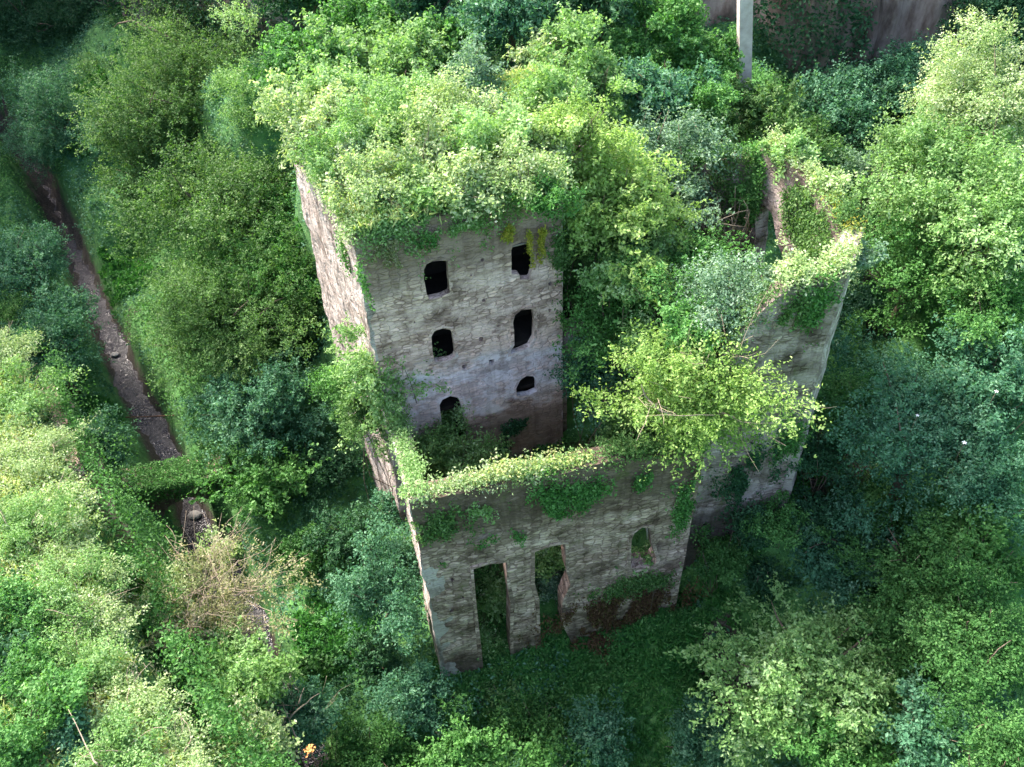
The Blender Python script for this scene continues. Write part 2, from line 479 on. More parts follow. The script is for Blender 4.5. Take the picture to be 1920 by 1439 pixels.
def build_stream():
    # resample the polyline and sweep a flat sheet
    L = []
    for a, b in zip(STREAM[:-1], STREAM[1:]):
        for t in np.linspace(0, 1, 14, endpoint=False): L.append(a + (b - a) * t)
    L = np.array(L)
    V = []; nw = 9
    for i, p in enumerate(L):
        d = L[min(i + 1, len(L) - 1)] - L[max(i - 1, 0)]; s = np.array([-d[1], d[0], 0]); s /= np.linalg.norm(s)
        for k in range(nw):
            V.append(p + s * (k / (nw - 1) - .5) * 6.4 + np.array([0, 0, -.02]))
    V = np.array(V)
    a = np.array([[i * nw + k, i * nw + k + 1, (i + 1) * nw + k + 1, (i + 1) * nw + k] for i in range(len(L) - 1) for k in range(nw - 1)])
    me = mesh_np('stream', V, a, True)
    m, n, l = mat_new('stream_water')
    tc = n.new('ShaderNodeTexCoord'); no = n.new('ShaderNodeTexNoise'); no.inputs['Scale'].default_value = .5; no.inputs['Detail'].default_value = 8
    l.new(tc.outputs['Object'], no.inputs['Vector'])
    vo = n.new('ShaderNodeTexVoronoi'); vo.inputs['Scale'].default_value = 9; l.new(tc.outputs['Object'], vo.inputs['Vector'])
    g = ramp(n, [(.025, .021, .023), (.055, .048, .05), (.13, .12, .122)], [.0, .5, 1.0]); l.new(vo.outputs['Color'], g.inputs[0])
    r = ramp(n, [(0, 0, 0), (1, 1, 1)], [.50, .60]); l.new(no.outputs['Fac'], r.inputs[0])
    mx = n.new('ShaderNodeMixRGB'); l.new(r.outputs[0], mx.inputs[0]); mx.inputs[1].default_value = (.022, .018, .026, 1); l.new(g.outputs[0], mx.inputs[2])
    p = n.new('ShaderNodeBsdfPrincipled'); l.new(mx.outputs[0], p.inputs['Base Color'])
    mr = n.new('ShaderNodeMapRange'); mr.inputs['To Min'].default_value = .18; mr.inputs['To Max'].default_value = .8; l.new(r.outputs[0], mr.inputs['Value']); l.new(mr.outputs[0], p.inputs['Roughness'])
    b = n.new('ShaderNodeBump'); b.inputs['Distance'].default_value = .06; b.inputs['Strength'].default_value = .7; l.new(vo.outputs['Distance'], b.inputs['Height']); l.new(b.outputs[0], p.inputs['Normal'])
    o = n.new('ShaderNodeOutputMaterial'); l.new(p.outputs[0], o.inputs[0])
    tag(link('stream', me, m), 'dark shallow stream with gravel bars running down the left of the ravine', kind='structure')


build_stream()


def build_cliff():
    """ravine wall closing the far side, with an unseen left arm raised to shade the stream"""
    base = np.array([(-54, 10), (-55, 40), (-57, 60), (-61, 74), (-66, 88), (-71, 104), (-56, 104), (-44, 92), (-36, 84), (-22, 71), (-8, 67), (6, 66), (15, 61), (22, 57), (30, 57), (38, 54), (50, 50), (62, 40), (72, 20)], float)
    pts = []
    for a, b in zip(base[:-1], base[1:]):
        for t in np.linspace(0, 1, 24, endpoint=False): pts.append(a + (b - a) * t)
    pts = np.array(pts); nz = 60
    V = []
    for i, p in enumerate(pts):
        d = pts[min(i + 1, len(pts) - 1)] - pts[max(i - 1, 0)]; nrm = np.array([d[1], -d[0]]); nrm /= np.linalg.norm(nrm)
        for k in range(nz):
            z = -12 + (36 + (10 + 14 * min(max((p[1] - 62) / 9, 0), 1)) * min(max((-34 - p[0]) / 14, 0), 1)) * k / (nz - 1)  # unseen left arm raised for its shadow on the stream, lower beside the terrace
            q = np.array([[p[0], p[1], z * .35]])
            off = 1.6 * vnoise(q * .35, 11)[0] + .7 * vnoise(q * 1.3, 12)[0] + .25 * vnoise(q * np.array([4, 4, 6]), 13)[0] - .10 * (z - 5)
            V.append((p[0] + nrm[0] * off, p[1] + nrm[1] * off, z))
    n = len(pts)
    F = np.array([[i * nz + k, i * nz + k + 1, (i + 1) * nz + k + 1, (i + 1) * nz + k] for i in range(n - 1) for k in range(nz - 1)])
    me = mesh_np('cliff', np.array(V), F[:, ::-1], True)
    tag(link('cliff', me, ROCK), 'brown rock cliff of the ravine behind the ruin, its unseen left arm raised to shade the stream', kind='structure')


build_cliff()

# ------------------------------------------------------------------ walls
def point_in_poly(u, z, poly):
    inside = np.zeros(len(u), bool); n = len(poly)
    for i in range(n):
        x1, y1 = poly[i]; x2, y2 = poly[(i + 1) % n]
        c = ((y1 > z) != (y2 > z)) & (u < (x2 - x1) * (z - y1) / ((y2 - y1) if y2 != y1 else 1e-9) + x1)
        inside ^= c
    return inside


def nearest_on_poly(pu, pz, poly):
    best = (1e9, pu, pz); n = len(poly)
    for i in range(n):
        a = np.array(poly[i], float); b = np.array(poly[(i + 1) % n], float); d = b - a
        t = np.clip(((np.array([pu, pz]) - a) @ d) / max(d @ d, 1e-9), 0, 1); q = a + t * d
        ds = math.hypot(q[0] - pu, q[1] - pz)
        if ds < best[0]: best = (ds, q[0], q[1])
    return best


class Wall:
    def __init__(self, A, B, flip=False):
        """outer face from A to B (xy); outward is to the right of A->B seen from above"""
        self.A = np.array(A[:2], float); self.B = np.array(B[:2], float)
        d = self.B - self.A; self.L = np.linalg.norm(d); self.d = d / self.L
        self.n = np.array([self.d[1], -self.d[0]]) * (-1 if flip else 1)

    def pt(self, u, z, off=0.0):
        q = self.A + self.d * u + self.n * off
        return np.array([q[0], q[1], z])

    def uz(self, px, py):
        """wall coordinates of photo pixel"""
        d = BM @ np.array([(px - 960) / F_PX, -(py - 719.5) / F_PX, -1.0])
        t = (self.A @ self.n) / (d[:2] @ self.n)
        p = d * t + np.array([0, 0, HC])
        return float((p[:2] - self.A) @ self.d), float(p[2])

    def build(self, name, mat, parent, th, zb, top, holes=(), res=.16, seed=0, flare=0.0, rough=.035):
        nu = max(int(self.L / res), 2); us = np.linspace(0, self.L, nu + 1)
        zmax = max(top(u) for u in us); nz = int((zmax - zb) / res) + 1
        zs = zb + np.arange(nz + 1) * res
        uc = (us[:-1] + us[1:]) / 2; zc = (zs[:-1] + zs[1:]) / 2
        UC, ZC = np.meshgrid(uc, zc, indexing='ij')
        solid = ZC < np.array([top(u) for u in uc])[:, None]
        for h in holes:
            solid &= ~point_in_poly(UC.ravel(), ZC.ravel(), h).reshape(UC.shape)
        U = np.repeat(us[:, None], nz + 1, 1); Z = np.repeat(zs[None, :], nu + 1, 0)
        pad = np.pad(solid, 1)
        cnt = pad[:-1, :-1].astype(int) + pad[1:, :-1] + pad[:-1, 1:] + pad[1:, 1:]
        edge = (cnt > 0) & (cnt < 4)
        for i, k in zip(*np.nonzero(edge)):
            if i in (0, nu) and not holes: continue
            for h in holes:
                ds, a, b = nearest_on_poly(U[i, k], Z[i, k], h)
                if ds < res * .95:
                    U[i, k], Z[i, k] = a, b; break
            else:
                if 0 < i < nu and k > 0:
                    t = top(us[i])
                    if abs(Z[i, k] - t) < res * 1.1: Z[i, k] = t
        nv = (nu + 1) * (nz + 1)
        q = np.stack([U.ravel(), Z.ravel()], 1)
        o1 = rough * (vnoise(q * 1.1, seed) + .6 * vnoise(q * 4.5, seed + 1)) + flare * np.clip((zmax - q[:, 1]) / (zmax - zb), 0, 1) ** 1.5
        o2 = -th + rough * vnoise(q * 1.7, seed + 2)
        XY1 = self.A + q[:, :1] * self.d + o1[:, None] * self.n; XY2 = self.A + q[:, :1] * self.d + o2[:, None] * self.n
        V = np.vstack([np.column_stack([XY1, q[:, 1]]), np.column_stack([XY2, q[:, 1]])])
        idx = lambda i, k: i * (nz + 1) + k
        F = []; UVs = []
        qq = q
        ccw = (self.n @ np.array([self.d[1], -self.d[0]])) > 0
        S_ = solid
        for i in range(nu):
            for k in range(nz):
                if not S_[i, k]: continue
                a, b, c, d = idx(i, k), idx(i + 1, k), idx(i + 1, k + 1), idx(i, k + 1)
                F.append((a, b, c, d)); UVs += [qq[a], qq[b], qq[c], qq[d]]
                F.append((a + nv, d + nv, c + nv, b + nv)); UVs += [qq[a] + .37, qq[d] + .37, qq[c] + .37, qq[b] + .37]
                for (ok, p, r_, du) in ((i > 0 and S_[i - 1, k], a, d, 0), (i < nu - 1 and S_[i + 1, k], c, b, 0), (k > 0 and S_[i, k - 1], b, a, 1), (k < nz - 1 and S_[i, k + 1], d, c, 1)):
                    if ok: continue
                    F.append((p, r_, r_ + nv, p + nv))
                    if du: UVs += [qq[p], qq[r_], qq[r_] + (0, th), qq[p] + (0, th)]
                    else: UVs += [qq[p], qq[r_], qq[r_] + (th, 0), qq[p] + (th, 0)]
        F = np.array(F)
        used = np.unique(F); re = np.full(len(V), -1); re[used] = np.arange(len(used))
        me = mesh_np(name, V[used], re[F] if ccw else re[F])
        uvl = me.uv_layers.new(name='UVMap'); uvl.data.foreach_set('uv', np.array(UVs, np.float32).ravel())
        return link(name, me, mat, parent)


def ring(wall, poly, name, mat, parent, w_=.16, out=.03, skip_bottom=False):
    """a course of dressing stones round an opening, standing a little proud"""
    P = np.array(poly); c = P.mean(0); n = len(P); V = []; F = []; uv = []
    outp = []
    for i in range(n):
        e1 = P[i] - P[i - 1]; e2 = P[(i + 1) % n] - P[i]
        nn_ = np.array([e1[1], -e1[0]]) / (np.linalg.norm(e1) + 1e-9) + np.array([e2[1], -e2[0]]) / (np.linalg.norm(e2) + 1e-9)
        nn_ /= np.linalg.norm(nn_) + 1e-9
        if nn_ @ (P[i] - c) < 0: nn_ = -nn_
        outp.append(P[i] + nn_ * w_ * (1 + .25 * math.sin(i * 3.7)))
    for i in range(n):
        a = P[i] + (np.array(outp[i]) - P[i]) * .04
        V += [wall.pt(a[0], a[1], out), wall.pt(*outp[i], out * .8), wall.pt(*outp[i], -.08), wall.pt(a[0], a[1], -.08)]
    for i in range(n):
        j = (i + 1) % n
        if skip_bottom and abs(P[i][1] - P[j][1]) < .4 and P[i][1] < c[1]: continue
        for k in range(4):
            F.append((i * 4 + k, j * 4 + k, j * 4 + (k + 1) % 4, i * 4 + (k + 1) % 4))
            for v in (i * 4 + k, j * 4 + k, j * 4 + (k + 1) % 4, i * 4 + (k + 1) % 4): uv.append((V[v][0] * .9, V[v][2]))
    me = mesh_np(name, np.array(V), np.array(F))
    u = me.uv_layers.new(name='UVMap'); u.data.foreach_set('uv', np.array(uv, np.float32).ravel())
    return link(name, me, mat, parent)


# corners of the mill (metres)
FL = at(660, 445, 15)[:2]; FR = at(1055, 355, 15)[:2]
BL = np.array([-10.6, 39.5]); BR = np.array([3.2, 42.0])
CL = at(768, 945, 7)[:2]; CR = at(1325, 832, 7)[:2]
W0 = np.array([8.9, 25.4]); W1 = at(1590, 515, 14)[:2]; W2 = at(1618, 440, 14)[:2]; W3 = at(1558, 345, 14)[:2]; W4 = at(1450, 262, 14)[:2]
mill = empty('ruined_mill', (0, 30, -9))
tag(mill, 'roofless abandoned stone mill with arched black windows, overgrown, in the middle of the ravine', 'building')

wt = Wall(FL, FR)          # tower facade
wl = Wall(BL, FL)          # tower left side
wr = Wall(FR, BR)
wf = Wall(CL, CR)          # low front wall
wy = Wall(FL + np.array([-.12, 0]), CL)   # left wall of the yard
ww = Wall(W0, W1)
wx = Wall(W1, W2); wx2 = Wall(W2, W3); wx3 = Wall(W3, W4)

def zpoly(wall, pts, k, ox, oy):
    return [wall.uz(ox + x * k, oy + y * k) for x, y in pts]

TK = (550 / 1466., 600, 380)
WIN = [
    [(520, 385), (520, 335), (533, 308), (560, 294), (600, 290), (637, 293), (640, 345), (648, 450), (610, 470), (545, 485), (533, 455)],
    [(957, 358), (955, 240), (965, 215), (1000, 200), (1040, 195), (1060, 215), (1064, 320), (1048, 380), (1000, 385), (997, 360)],
    [(562, 740), (557, 668), (572, 643), (612, 628), (650, 635), (665, 660), (677, 768), (655, 785), (573, 798)],
    [(970, 640), (965, 600), (975, 562), (1005, 537), (1065, 530), (1072, 600), (1069, 680), (1045, 722), (1000, 742), (953, 757), (955, 738), (972, 712)],
    [(603, 1060), (597, 1012), (612, 985), (650, 967), (690, 975), (702, 1000), (722, 1085), (735, 1190), (625, 1200)],
    [(980, 930), (1000, 887), (1030, 866), (1065, 868), (1082, 895), (1082, 945), (1040, 962), (984, 968)],
]
holes = [zpoly(wt, h, *TK) for h in WIN]
small = []
for (x, y, s) in [(812, 287, 10), (818, 490, 10), (806, 685, 12), (1152, 407, 10), (1150, 540, 9), (722, 822, 13), (858, 798, 14), (470, 600, 7), (755, 362, 6), (892, 620, 6)]:
    small.append(zpoly(wt, [(x - s, y - s * .8), (x + s, y - s), (x + s * .8, y + s * .9), (x - s * .9, y + s)], *TK))

def jag(u, seed, amp): return amp * float(vnoise(np.array([[u * 1.3, seed]]), seed, 4)[0])
wt.build('front_facade', MAS_TOWER, mill, .32, -4.5, lambda u: 15.0 + jag(u, 3, .2), holes + small, .12, 1)
wl.build('side_wall', MAS_SIDE, mill, .7, -9.5, lambda u: 15.0 + jag(u, 4, .2), [], .3, 2, rough=.10, flare=.9)
wr.build('side_wall', MAS_SIDE, mill, .7, -4.5, lambda u: 14.9, [], .4, 3)
FK = (.390625, 700, 820)
D1 = [(480, 630), (560, 606), (640, 598), (640, 690), (657, 800), (655, 900), (655, 1010), (672, 1200), (540, 1260), (522, 1040), (495, 800)]
D2 = [(775, 548), (850, 522), (920, 510), (925, 640), (945, 700), (905, 790), (905, 900), (950, 980), (945, 1120), (815, 1150), (800, 900), (797, 780), (775, 700)]
D3 = [(1237, 530), (1239, 490), (1253, 458), (1290, 430), (1325, 435), (1332, 505), (1360, 590), (1340, 622), (1235, 625)]
fh = [zpoly(wf, h, *FK) for h in (D1, D2, D3)]
fs = [zpoly(wf, [(x - s, y - s), (x + s, y - s), (x + s, y + s), (x - s, y + s)], *FK) for x, y, s in [(380, 690, 8), (375, 830, 9), (430, 770, 6), (1010, 620, 6), (345, 1020, 6)]]
wf.build('yard_front_wall', MAS_FRONT, mill, .9, -11.5, lambda u: 7.0 + jag(u, 7, .28) - (.0 if u < 9 else (u - 9) * .12), fh + fs, .15, 11, rough=.06)
wy.build('yard_side_wall', MAS_SIDE, mill, .8, -11, lambda u: 7.0 - 3.6 * max(0, 1 - u / wy.L) + jag(u, 8, .25), [], .25, 12, rough=.08, flare=.35)
ww.build('wing_front_wall', MAS_WING, mill, .8, -9.5, lambda u: 14.0 - 3.5 * max(0, 1 - u / 2.6) ** 1.3 + jag(u, 9, .25), [], .2, 13, rough=.06)
wx.build('wing_side_wall', MAS_SIDE, mill, .8, -9.5, lambda u: 14.0 + jag(u, 10, .15), [], .2, 14, rough=.08, flare=.8)
wx2.build('wing_side_wall', MAS_WING, mill, .8, -6, lambda u: 14.0 + jag(u, 15, .2), [], .25, 15, rough=.08)
def wi_hole():
    return [(3.1, 6.5), (3.25, 9.2), (3.65, 10.3), (3.2, 11.2), (2.5, 11.1), (1.7, 10.2), (1.1, 9.4), (1.2, 6.5)]
wx3.build('wing_rear_wall', MAS_WING, mill, .8, -4, lambda u: 14.0 + jag(u, 16, .25), [wi_hole()], .2, 16, rough=.08)
wb = Wall(W4, BR)
wb.build('wing_rear_wall', MAS_WING, mill, .7, 0, lambda u: 11.5 + 2.4 * max(0, 1 - u / 5.0) + jag(u, 17, .4), [], .4, 17)
for h in holes[:4]: ring(wt, h, 'window_surround', MAS_TOWER, mill, .17, .022)
ring(wt, holes[4], 'door_surround', MAS_TOWER, mill, .16, .022, True)
ring(wt, holes[5], 'window_surround', MAS_TOWER, mill, .15, .022)
ring(wf, fh[0], 'door_surround', MAS_FRONT, mill, .2, .05, True)
ring(wf, fh[1], 'door_surround', MAS_FRONT, mill, .2, .05, True)
ring(wf, fh[2], 'window_surround', MAS_FRONT, mill, .2, .05)

def beam(name, a, b, w_, h_, mat, parent=None):
    return link(name, tubes_mesh(name, [([a, (a + b) / 2 + np.array([0, 0, -.01]), b], [w_, w_, w_])], 5), mat, parent)
ua = wt.uz(*[600 + 960 * .3752, 380 + 228 * .3752]); ub = wt.uz(*[600 + 1045 * .3752, 380 + 206 * .3752])
beam('wooden_lintel', wt.pt(ua[0], ua[1], -.12), wt.pt(ub[0], ub[1], -.12), .05, .05, WOOD, mill)
uj = wf.uz(700 + 1327 * .39, 820 + 440 * .39); uk = wf.uz(700 + 1330 * .39, 820 + 500 * .39)
beam('window_post', wf.pt(uj[0] - .05, uj[1], -.2), wf.pt(uk[0] - .05, uk[1] - .1, -.2), .05, .05, WOOD, mill)

# added cross wall; its opening stands in for the shadowed gap beside the facade
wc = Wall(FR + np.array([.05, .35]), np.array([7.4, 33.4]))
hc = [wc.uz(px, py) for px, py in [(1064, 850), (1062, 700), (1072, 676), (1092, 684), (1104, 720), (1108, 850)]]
wc.build('added_inner_wall', MAS_WING, mill, .5, -4.5, lambda u: 6.8 + jag(u, 18, .4), [hc], .15, 18, rough=.06)

# roof slab of the main block
def slab(name, poly, z, th, mat, parent):
    n = len(poly); V = [(x, y, z) for x, y in poly] + [(x, y, z - th) for x, y in poly]
    F = [tuple(range(n)), tuple(range(2 * n - 1, n - 1, -1))] + [(i, i + n, (i + 1) % n + n, (i + 1) % n) for i in range(n)]
    me = bpy.data.meshes.new(name); me.from_pydata(V, [], F); me.update()
    return link(name, me, mat, parent)
cxy = (FL + FR + BL + BR) / 4
slab('roof', [tuple(p + (cxy - p) * .03) for p in (FL, FR, BR, BL)], 14.93, .35, ROOFM, mill)

SHADE_BLACK = simple_mat('painted_shade', [(.012, .010, .009), (.03, .024, .02)], 3)  # near black colour standing in for the shade behind the openings
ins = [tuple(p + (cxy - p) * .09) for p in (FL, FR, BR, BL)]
slab('shade_backing', [(2.9, 33.3), (5.4, 34.0), (5.4, 34.3), (2.9, 33.6)], 6.5, 11, SHADE_BLACK, mill)  # dark sheet added so the gap beside the facade looks unlit
for zf in (10.2, 6.2, 2.9, -3.2): slab('added_shade_floor', ins, zf, .25, SHADE_BLACK, mill)  # dark floors added only so the windows read black
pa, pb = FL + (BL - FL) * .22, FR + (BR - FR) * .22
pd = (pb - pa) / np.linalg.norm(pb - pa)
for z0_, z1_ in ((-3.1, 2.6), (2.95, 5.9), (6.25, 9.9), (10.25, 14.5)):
    slab('added_shade_screen', [tuple(pa + pd * .6), tuple(pb - pd * .6), tuple(pb - pd * .6 + (0, .3)), tuple(pa + pd * .6 + (0, .3))], z1_, z1_ - z0_, SHADE_BLACK, mill)  # dark screens added behind the windows, shade put into their colour

# yard floor inside the walls
def yard_floor():
    nu, nv = 30, 30; V = []
    A, B, C, D = CL + (.5, .8), CR + (0, .8), np.array([13.5, 36.0]), FL + (.3, -.1)
    for i in range(nu + 1):
        for k in range(nv + 1):
            s, t = i / nu, k / nv
            p = (A * (1 - s) + B * s) * (1 - t) + (D * (1 - s) + C * s) * t
            z = -9.2 + 7.0 * min(t * 1.15, 1) ** .8 + 5.5 * max(0, s - .55) * t * 2 + .2 * float(vnoise(np.array([[p[0] * 1.2, p[1] * 1.2]]), 21)[0])
            V.append((p[0], p[1], z))
    F = [[i * (nv + 1) + k, (i + 1) * (nv + 1) + k, (i + 1) * (nv + 1) + k + 1, i * (nv + 1) + k + 1] for i in range(nu) for k in range(nv)]
    me = mesh_np('yard_ground', np.array(V), np.array(F), True)
    tag(link('yard_ground', me, simple_mat('yard_earth', [(.03, .05, .015), (.06, .09, .025), (.07, .05, .035)], 1.1)), 'rubble and weeds inside the roofless front yard of the mill', kind='structure')
    return np.array(V)
YV = yard_floor()
_r = np.random.RandomState(71); YS = YV[_r.choice(len(YV), 3000)] + _r.normal(0, .22, (3000, 3)) * (1, 1, .2)
def yard_z(p):
    i = np.argmin(((YV[:, :2] - p[:2]) ** 2).sum(1)); return YV[i, 2]

# ------------------------------------------------------------------ plants
SEED = [100]
TOTAL = [0]


def plant(kind, px, py, z, rpx, label, cat='shrub', name=None, s=(1, 1, .75), size=.165, dens=1.0, base=None, wild=.4, group=None, lobes=None, twigs=0, loc=None, r=None, up=.35):
    """a bush or tree whose crown is centred where the photo shows it"""
    SEED[0] += 1; rs = np.random.RandomState(SEED[0])
    size = size * rs.uniform(.85, 1.25)
    c = at(px, py, z) if loc is None else np.array(loc, float)
    rr = rpx / ppm(c) if r is None else r
    rad = np.array([rr * s[0], rr * s[1], rr * s[2]]) * 1.08
    area = 4 * math.pi * ((rad[0] * rad[1]) ** 1.6 / 3 + (rad[0] * rad[2]) ** 1.6 / 3 + (rad[1] * rad[2]) ** 1.6 / 3) ** (1 / 1.6)
    n = int(min(area * 165 * dens * (.19 / size) ** 1.5, 60000))
    gz = base if base is not None else float(ground_z(c)[0])
    if inside_mill(c[:2]): gz = base if base is not None else yard_z(c)
    tree = cat == 'tree'
    root = empty(name or ('tree' if tree else 'shrub'), (c[0], c[1], min(gz, c[2] - .3)))
    tag(root, label, cat, group)
    PT, N, D, T = crown_points(rs, c, rad, n, lobes, wild, up)
    TOTAL[0] += len(PT)
    link('crown' if tree else 'foliage', leaf_mesh('foliage', PT, N, size, rs, T, .55, D), LEAF[kind], root)
    # trunk and limbs
    b0 = np.array([c[0] + rs.uniform(-.3, .3), c[1] + rs.uniform(-.3, .3), min(gz, c[2] - .3) - .15])
    tl = []
    tr = .055 * rr + .03 if tree else .02 * rr + .015
    top = c + np.array([0, 0, -.15 * rad[2]])
    if tree:
        p = bend(rs, b0, top, 7, .07); tl.append((p, np.linspace(tr * 1.4, tr * .6, 7)))
        link('trunk', tubes_mesh('trunk', tl), BARK, root); tl = []
        org = [p[3], p[4], p[5]]
    else: org = [b0]
    for i in range(7 if tree else 5):
        u = rand_unit(rs, 1)[0]; u[2] = abs(u[2]) * .8 + .1
        e = c + u * rad * .85; a = org[i % len(org)]
        tl.append((bend(rs, a, e, 6, .10), np.linspace(tr * .55, .012, 6)))
    for i in range(twigs):
        u = rand_unit(rs, 1)[0]; u[2] = abs(u[2]) * .9 + .15
        e = c + u * rad * rs.uniform(1.0, 1.3); a = c + u * rad * .1 + rs.normal(size=3) * .2 * rr
        tl.append((bend(rs, a, e, 6, .12), np.linspace(.02, .008, 6)))
        for q in range(3):
            t = rs.uniform(.35, .9); m_ = a + (e - a) * t
            tl.append((bend(rs, m_, m_ + (u + rs.normal(size=3) * .6) * rr * .35, 4, .1), np.linspace(.012, .006, 4)))
    link('limbs' if tree else 'stems', tubes_mesh('limbs', tl, 5), TWIG if twigs else BARK, root)
    return root


MILL_POLY = [tuple(CL), tuple(CR), tuple(W0), tuple(W1), tuple(W2), tuple(W3), tuple(W4), tuple(BR), tuple(BL), tuple(FL)]
def inside_mill(p): return bool(point_in_poly(np.array([p[0]]), np.array([p[1]]), MILL_POLY)[0])
TOWER_POLY = [tuple(FL), tuple(FR), tuple(BR), tuple(BL)]


def scatter(name, kind, pts, nrm, label, cat=None, size=.16, per=8, spread=.16, knd=None, aspect=.55, up=.8, group=None, parent=None, tints=0):
    """leafy growth on given surface points: per leaves round each point"""
    SEED[0] += 1; rs = np.random.RandomState(SEED[0])
    pts = np.asarray(pts, float); m = len(pts) * per; k = np.repeat(np.arange(len(pts)), per)
    nn_ = np.broadcast_to(np.asarray(nrm, float), pts.shape)
    P = pts[k] + rs.normal(0, spread, (m, 3)) + nn_[k] * np.abs(rs.normal(0, spread * .6, m))[:, None]
    N = norm(nn_[k] * .8 + np.array([0, 0, up]) + .8 * rs.normal(size=(m, 3)))
    T = .46 + .16 * rs.normal(size=len(pts))[k] + .16 * rs.normal(size=m) + tints
    TOTAL[0] += m
    o = link(name, leaf_mesh(name, P, N, size, rs, T, aspect), LEAF[kind], parent)
    if parent is None or label: tag(o, label, cat, group, knd)
    return o


def blades(name, kind, pts, label, h=.5, per=7, lean=.35, w_=.05, knd=None, cat=None):
    """tufts of grass: narrow upright leaves"""
    SEED[0] += 1; rs = np.random.RandomState(SEED[0])
    pts = np.asarray(pts, float); m = len(pts) * per; k = np.repeat(np.arange(len(pts)), per)
    D = norm(np.array([0, 0, 1.0]) + lean * rs.normal(size=(m, 3)))
    hh = h * (.6 + .8 * rs.rand(len(pts)))[k]
    P = pts[k] + rs.normal(0, .08, (m, 3)) * np.array([1, 1, .2]) + D * (hh * .45)[:, None]
    N = norm(rand_unit(rs, m) + np.array([0, -.4, .3]))
    TOTAL[0] += m
    me = leaf_mesh(name, P, N, h, rs, .46 + .16 * rs.normal(size=len(pts))[k] + .15 * rs.normal(size=m), w_ / h * 1.6, D)
    o = link(name, me, LEAF[kind]); tag(o, label, cat, None, knd); return o


def poly_points(rs, poly, z, n):
    P = np.array(poly); lo, hi = P.min(0), P.max(0); out = []
    q = rs.uniform(lo, hi, (n * 3, 2)); m = point_in_poly(q[:, 0], q[:, 1], [tuple(x) for x in poly]); q = q[m][:n]
    return np.column_stack([q, np.full(len(q), z)])


scatter('yard_weeds', 'green', YS, (0, 0, 1), 'green weeds and brambles covering the floor of the yard', size=.2, per=10, spread=.2, knd='stuff')

# undergrowth over the ravine floor and slopes
rs0 = np.random.RandomState(5)
q = np.column_stack([rs0.uniform(-70, 48, 120000), rs0.uniform(8, 100, 120000)])
keep = ~point_in_poly(q[:, 0], q[:, 1], MILL_POLY)
ds, _, _ = seg_dist(q, STREAM); keep &= ds > 1.5 + .5 * vnoise(q * .7, 31)
gz = ground_z(q)
# inside the photo's view (with a margin), thinner when far
d = np.column_stack([q, gz - HC]) @ BM
sx = 960 + F_PX * d[:, 0] / -d[:, 2]; sy = 719.5 - F_PX * d[:, 1] / -d[:, 2]
keep &= (sx > -350) & (sx < 2270) & (sy > -350) & (sy < 1790)
GRASS = [(1150, 1270, -10, 4.2), (1400, 1050, -8, 3.4), (1230, 1360, -11, 3.6), (620, 1200, -10.5, 3.4), (1280, 1200, -9.5, 3), (230, 520, -9, 4.0), (210, 330, -8, 4), (200, 780, -9, 3), (560, 660, -9, 3), (1480, 1000, -7, 2)]
gm = np.zeros(len(q), bool)
for (px, py, z, r_) in GRASS:
    c = at(px, py, z)[:2]; gm |= np.linalg.norm(q - c, axis=1) < .8 * r_ * (1 + .25 * vnoise(q * .8, 33))
bare = np.zeros(len(q), bool)
for (px, py, z, r_) in [(1350, 1320, -11.5, 1.2), (1560, 900, -5.5, .8)]:
    c = at(px, py, z)[:2]; bare |= np.linalg.norm(q - c, axis=1) < r_
noise_ = vnoise(q * .35, 40)
P3 = np.column_stack([q, gz])
m1 = keep & ~gm & ~bare
mA = m1 & (noise_ > .05); mB = m1 & (noise_ <= .05)
scatter('undergrowth', 'green', P3[mA][:34000], (0, 0, 1), 'mid green creepers and brambles covering the ravine floor', size=.22, per=8, spread=.24, knd='stuff')
scatter('undergrowth', 'blue', P3[mB][:34000], (0, 0, 1), 'bluish green weeds covering the shaded ravine floor', size=.22, per=8, spread=.24, knd='stuff')
g3 = P3[keep & gm & ~bare]
blades('grass', 'grass', g3[:12000], 'short dark green grass in front of the mill and beside the stream', h=.42, per=16, knd='stuff', w_=.07, lean=.75)

fq = []
for _ in range(2600):
    t_ = rs0.uniform(-.05, 1.1); h_ = rs0.rand() ** 1.3 * 5 - 1.0
    fq.append(wf.A + wf.d * wf.L * t_ + wf.n * h_)
fq = np.array(fq); fz = ground_z(fq)
scatter('front_weeds', 'green', np.column_stack([fq, fz + .05])[:1500], (0, 0, 1), 'low leafy weeds along the foot of the front wall', size=.17, per=9, spread=.2, knd='stuff')
blades('front_grass', 'grass', np.column_stack([fq, fz])[1500:], 'tufts of green grass along the foot of the front wall', h=.5, per=14, lean=.7, knd='stuff', w_=.07)
# sunlit thicket on the left terrace and down its face
_, sde, zt_ = seg_dist(q, TERR); dtt, _, _ = seg_dist(q, TERR)
tm = (sx > -250) & (sx < 2000) & (sy < 1700) & (sde < 0) & (dtt < 16)
tp = P3[tm].copy(); lum = .5 + .5 * vnoise(tp[:, :2] * .6, 61, 3)
extra = np.repeat(tp, 3, 0); extra[:, :2] += rs0.normal(0, .25, (len(extra), 2)); lu = np.repeat(lum, 3)
extra[:, 2] += .1 + lu * .9 * rs0.rand(len(extra))
far_ = np.repeat(noise_[tm], 3)
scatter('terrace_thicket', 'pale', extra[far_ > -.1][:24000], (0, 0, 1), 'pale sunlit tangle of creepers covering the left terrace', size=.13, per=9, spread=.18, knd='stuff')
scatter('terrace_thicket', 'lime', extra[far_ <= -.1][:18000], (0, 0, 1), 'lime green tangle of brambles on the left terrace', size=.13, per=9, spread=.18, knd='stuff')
fc = []
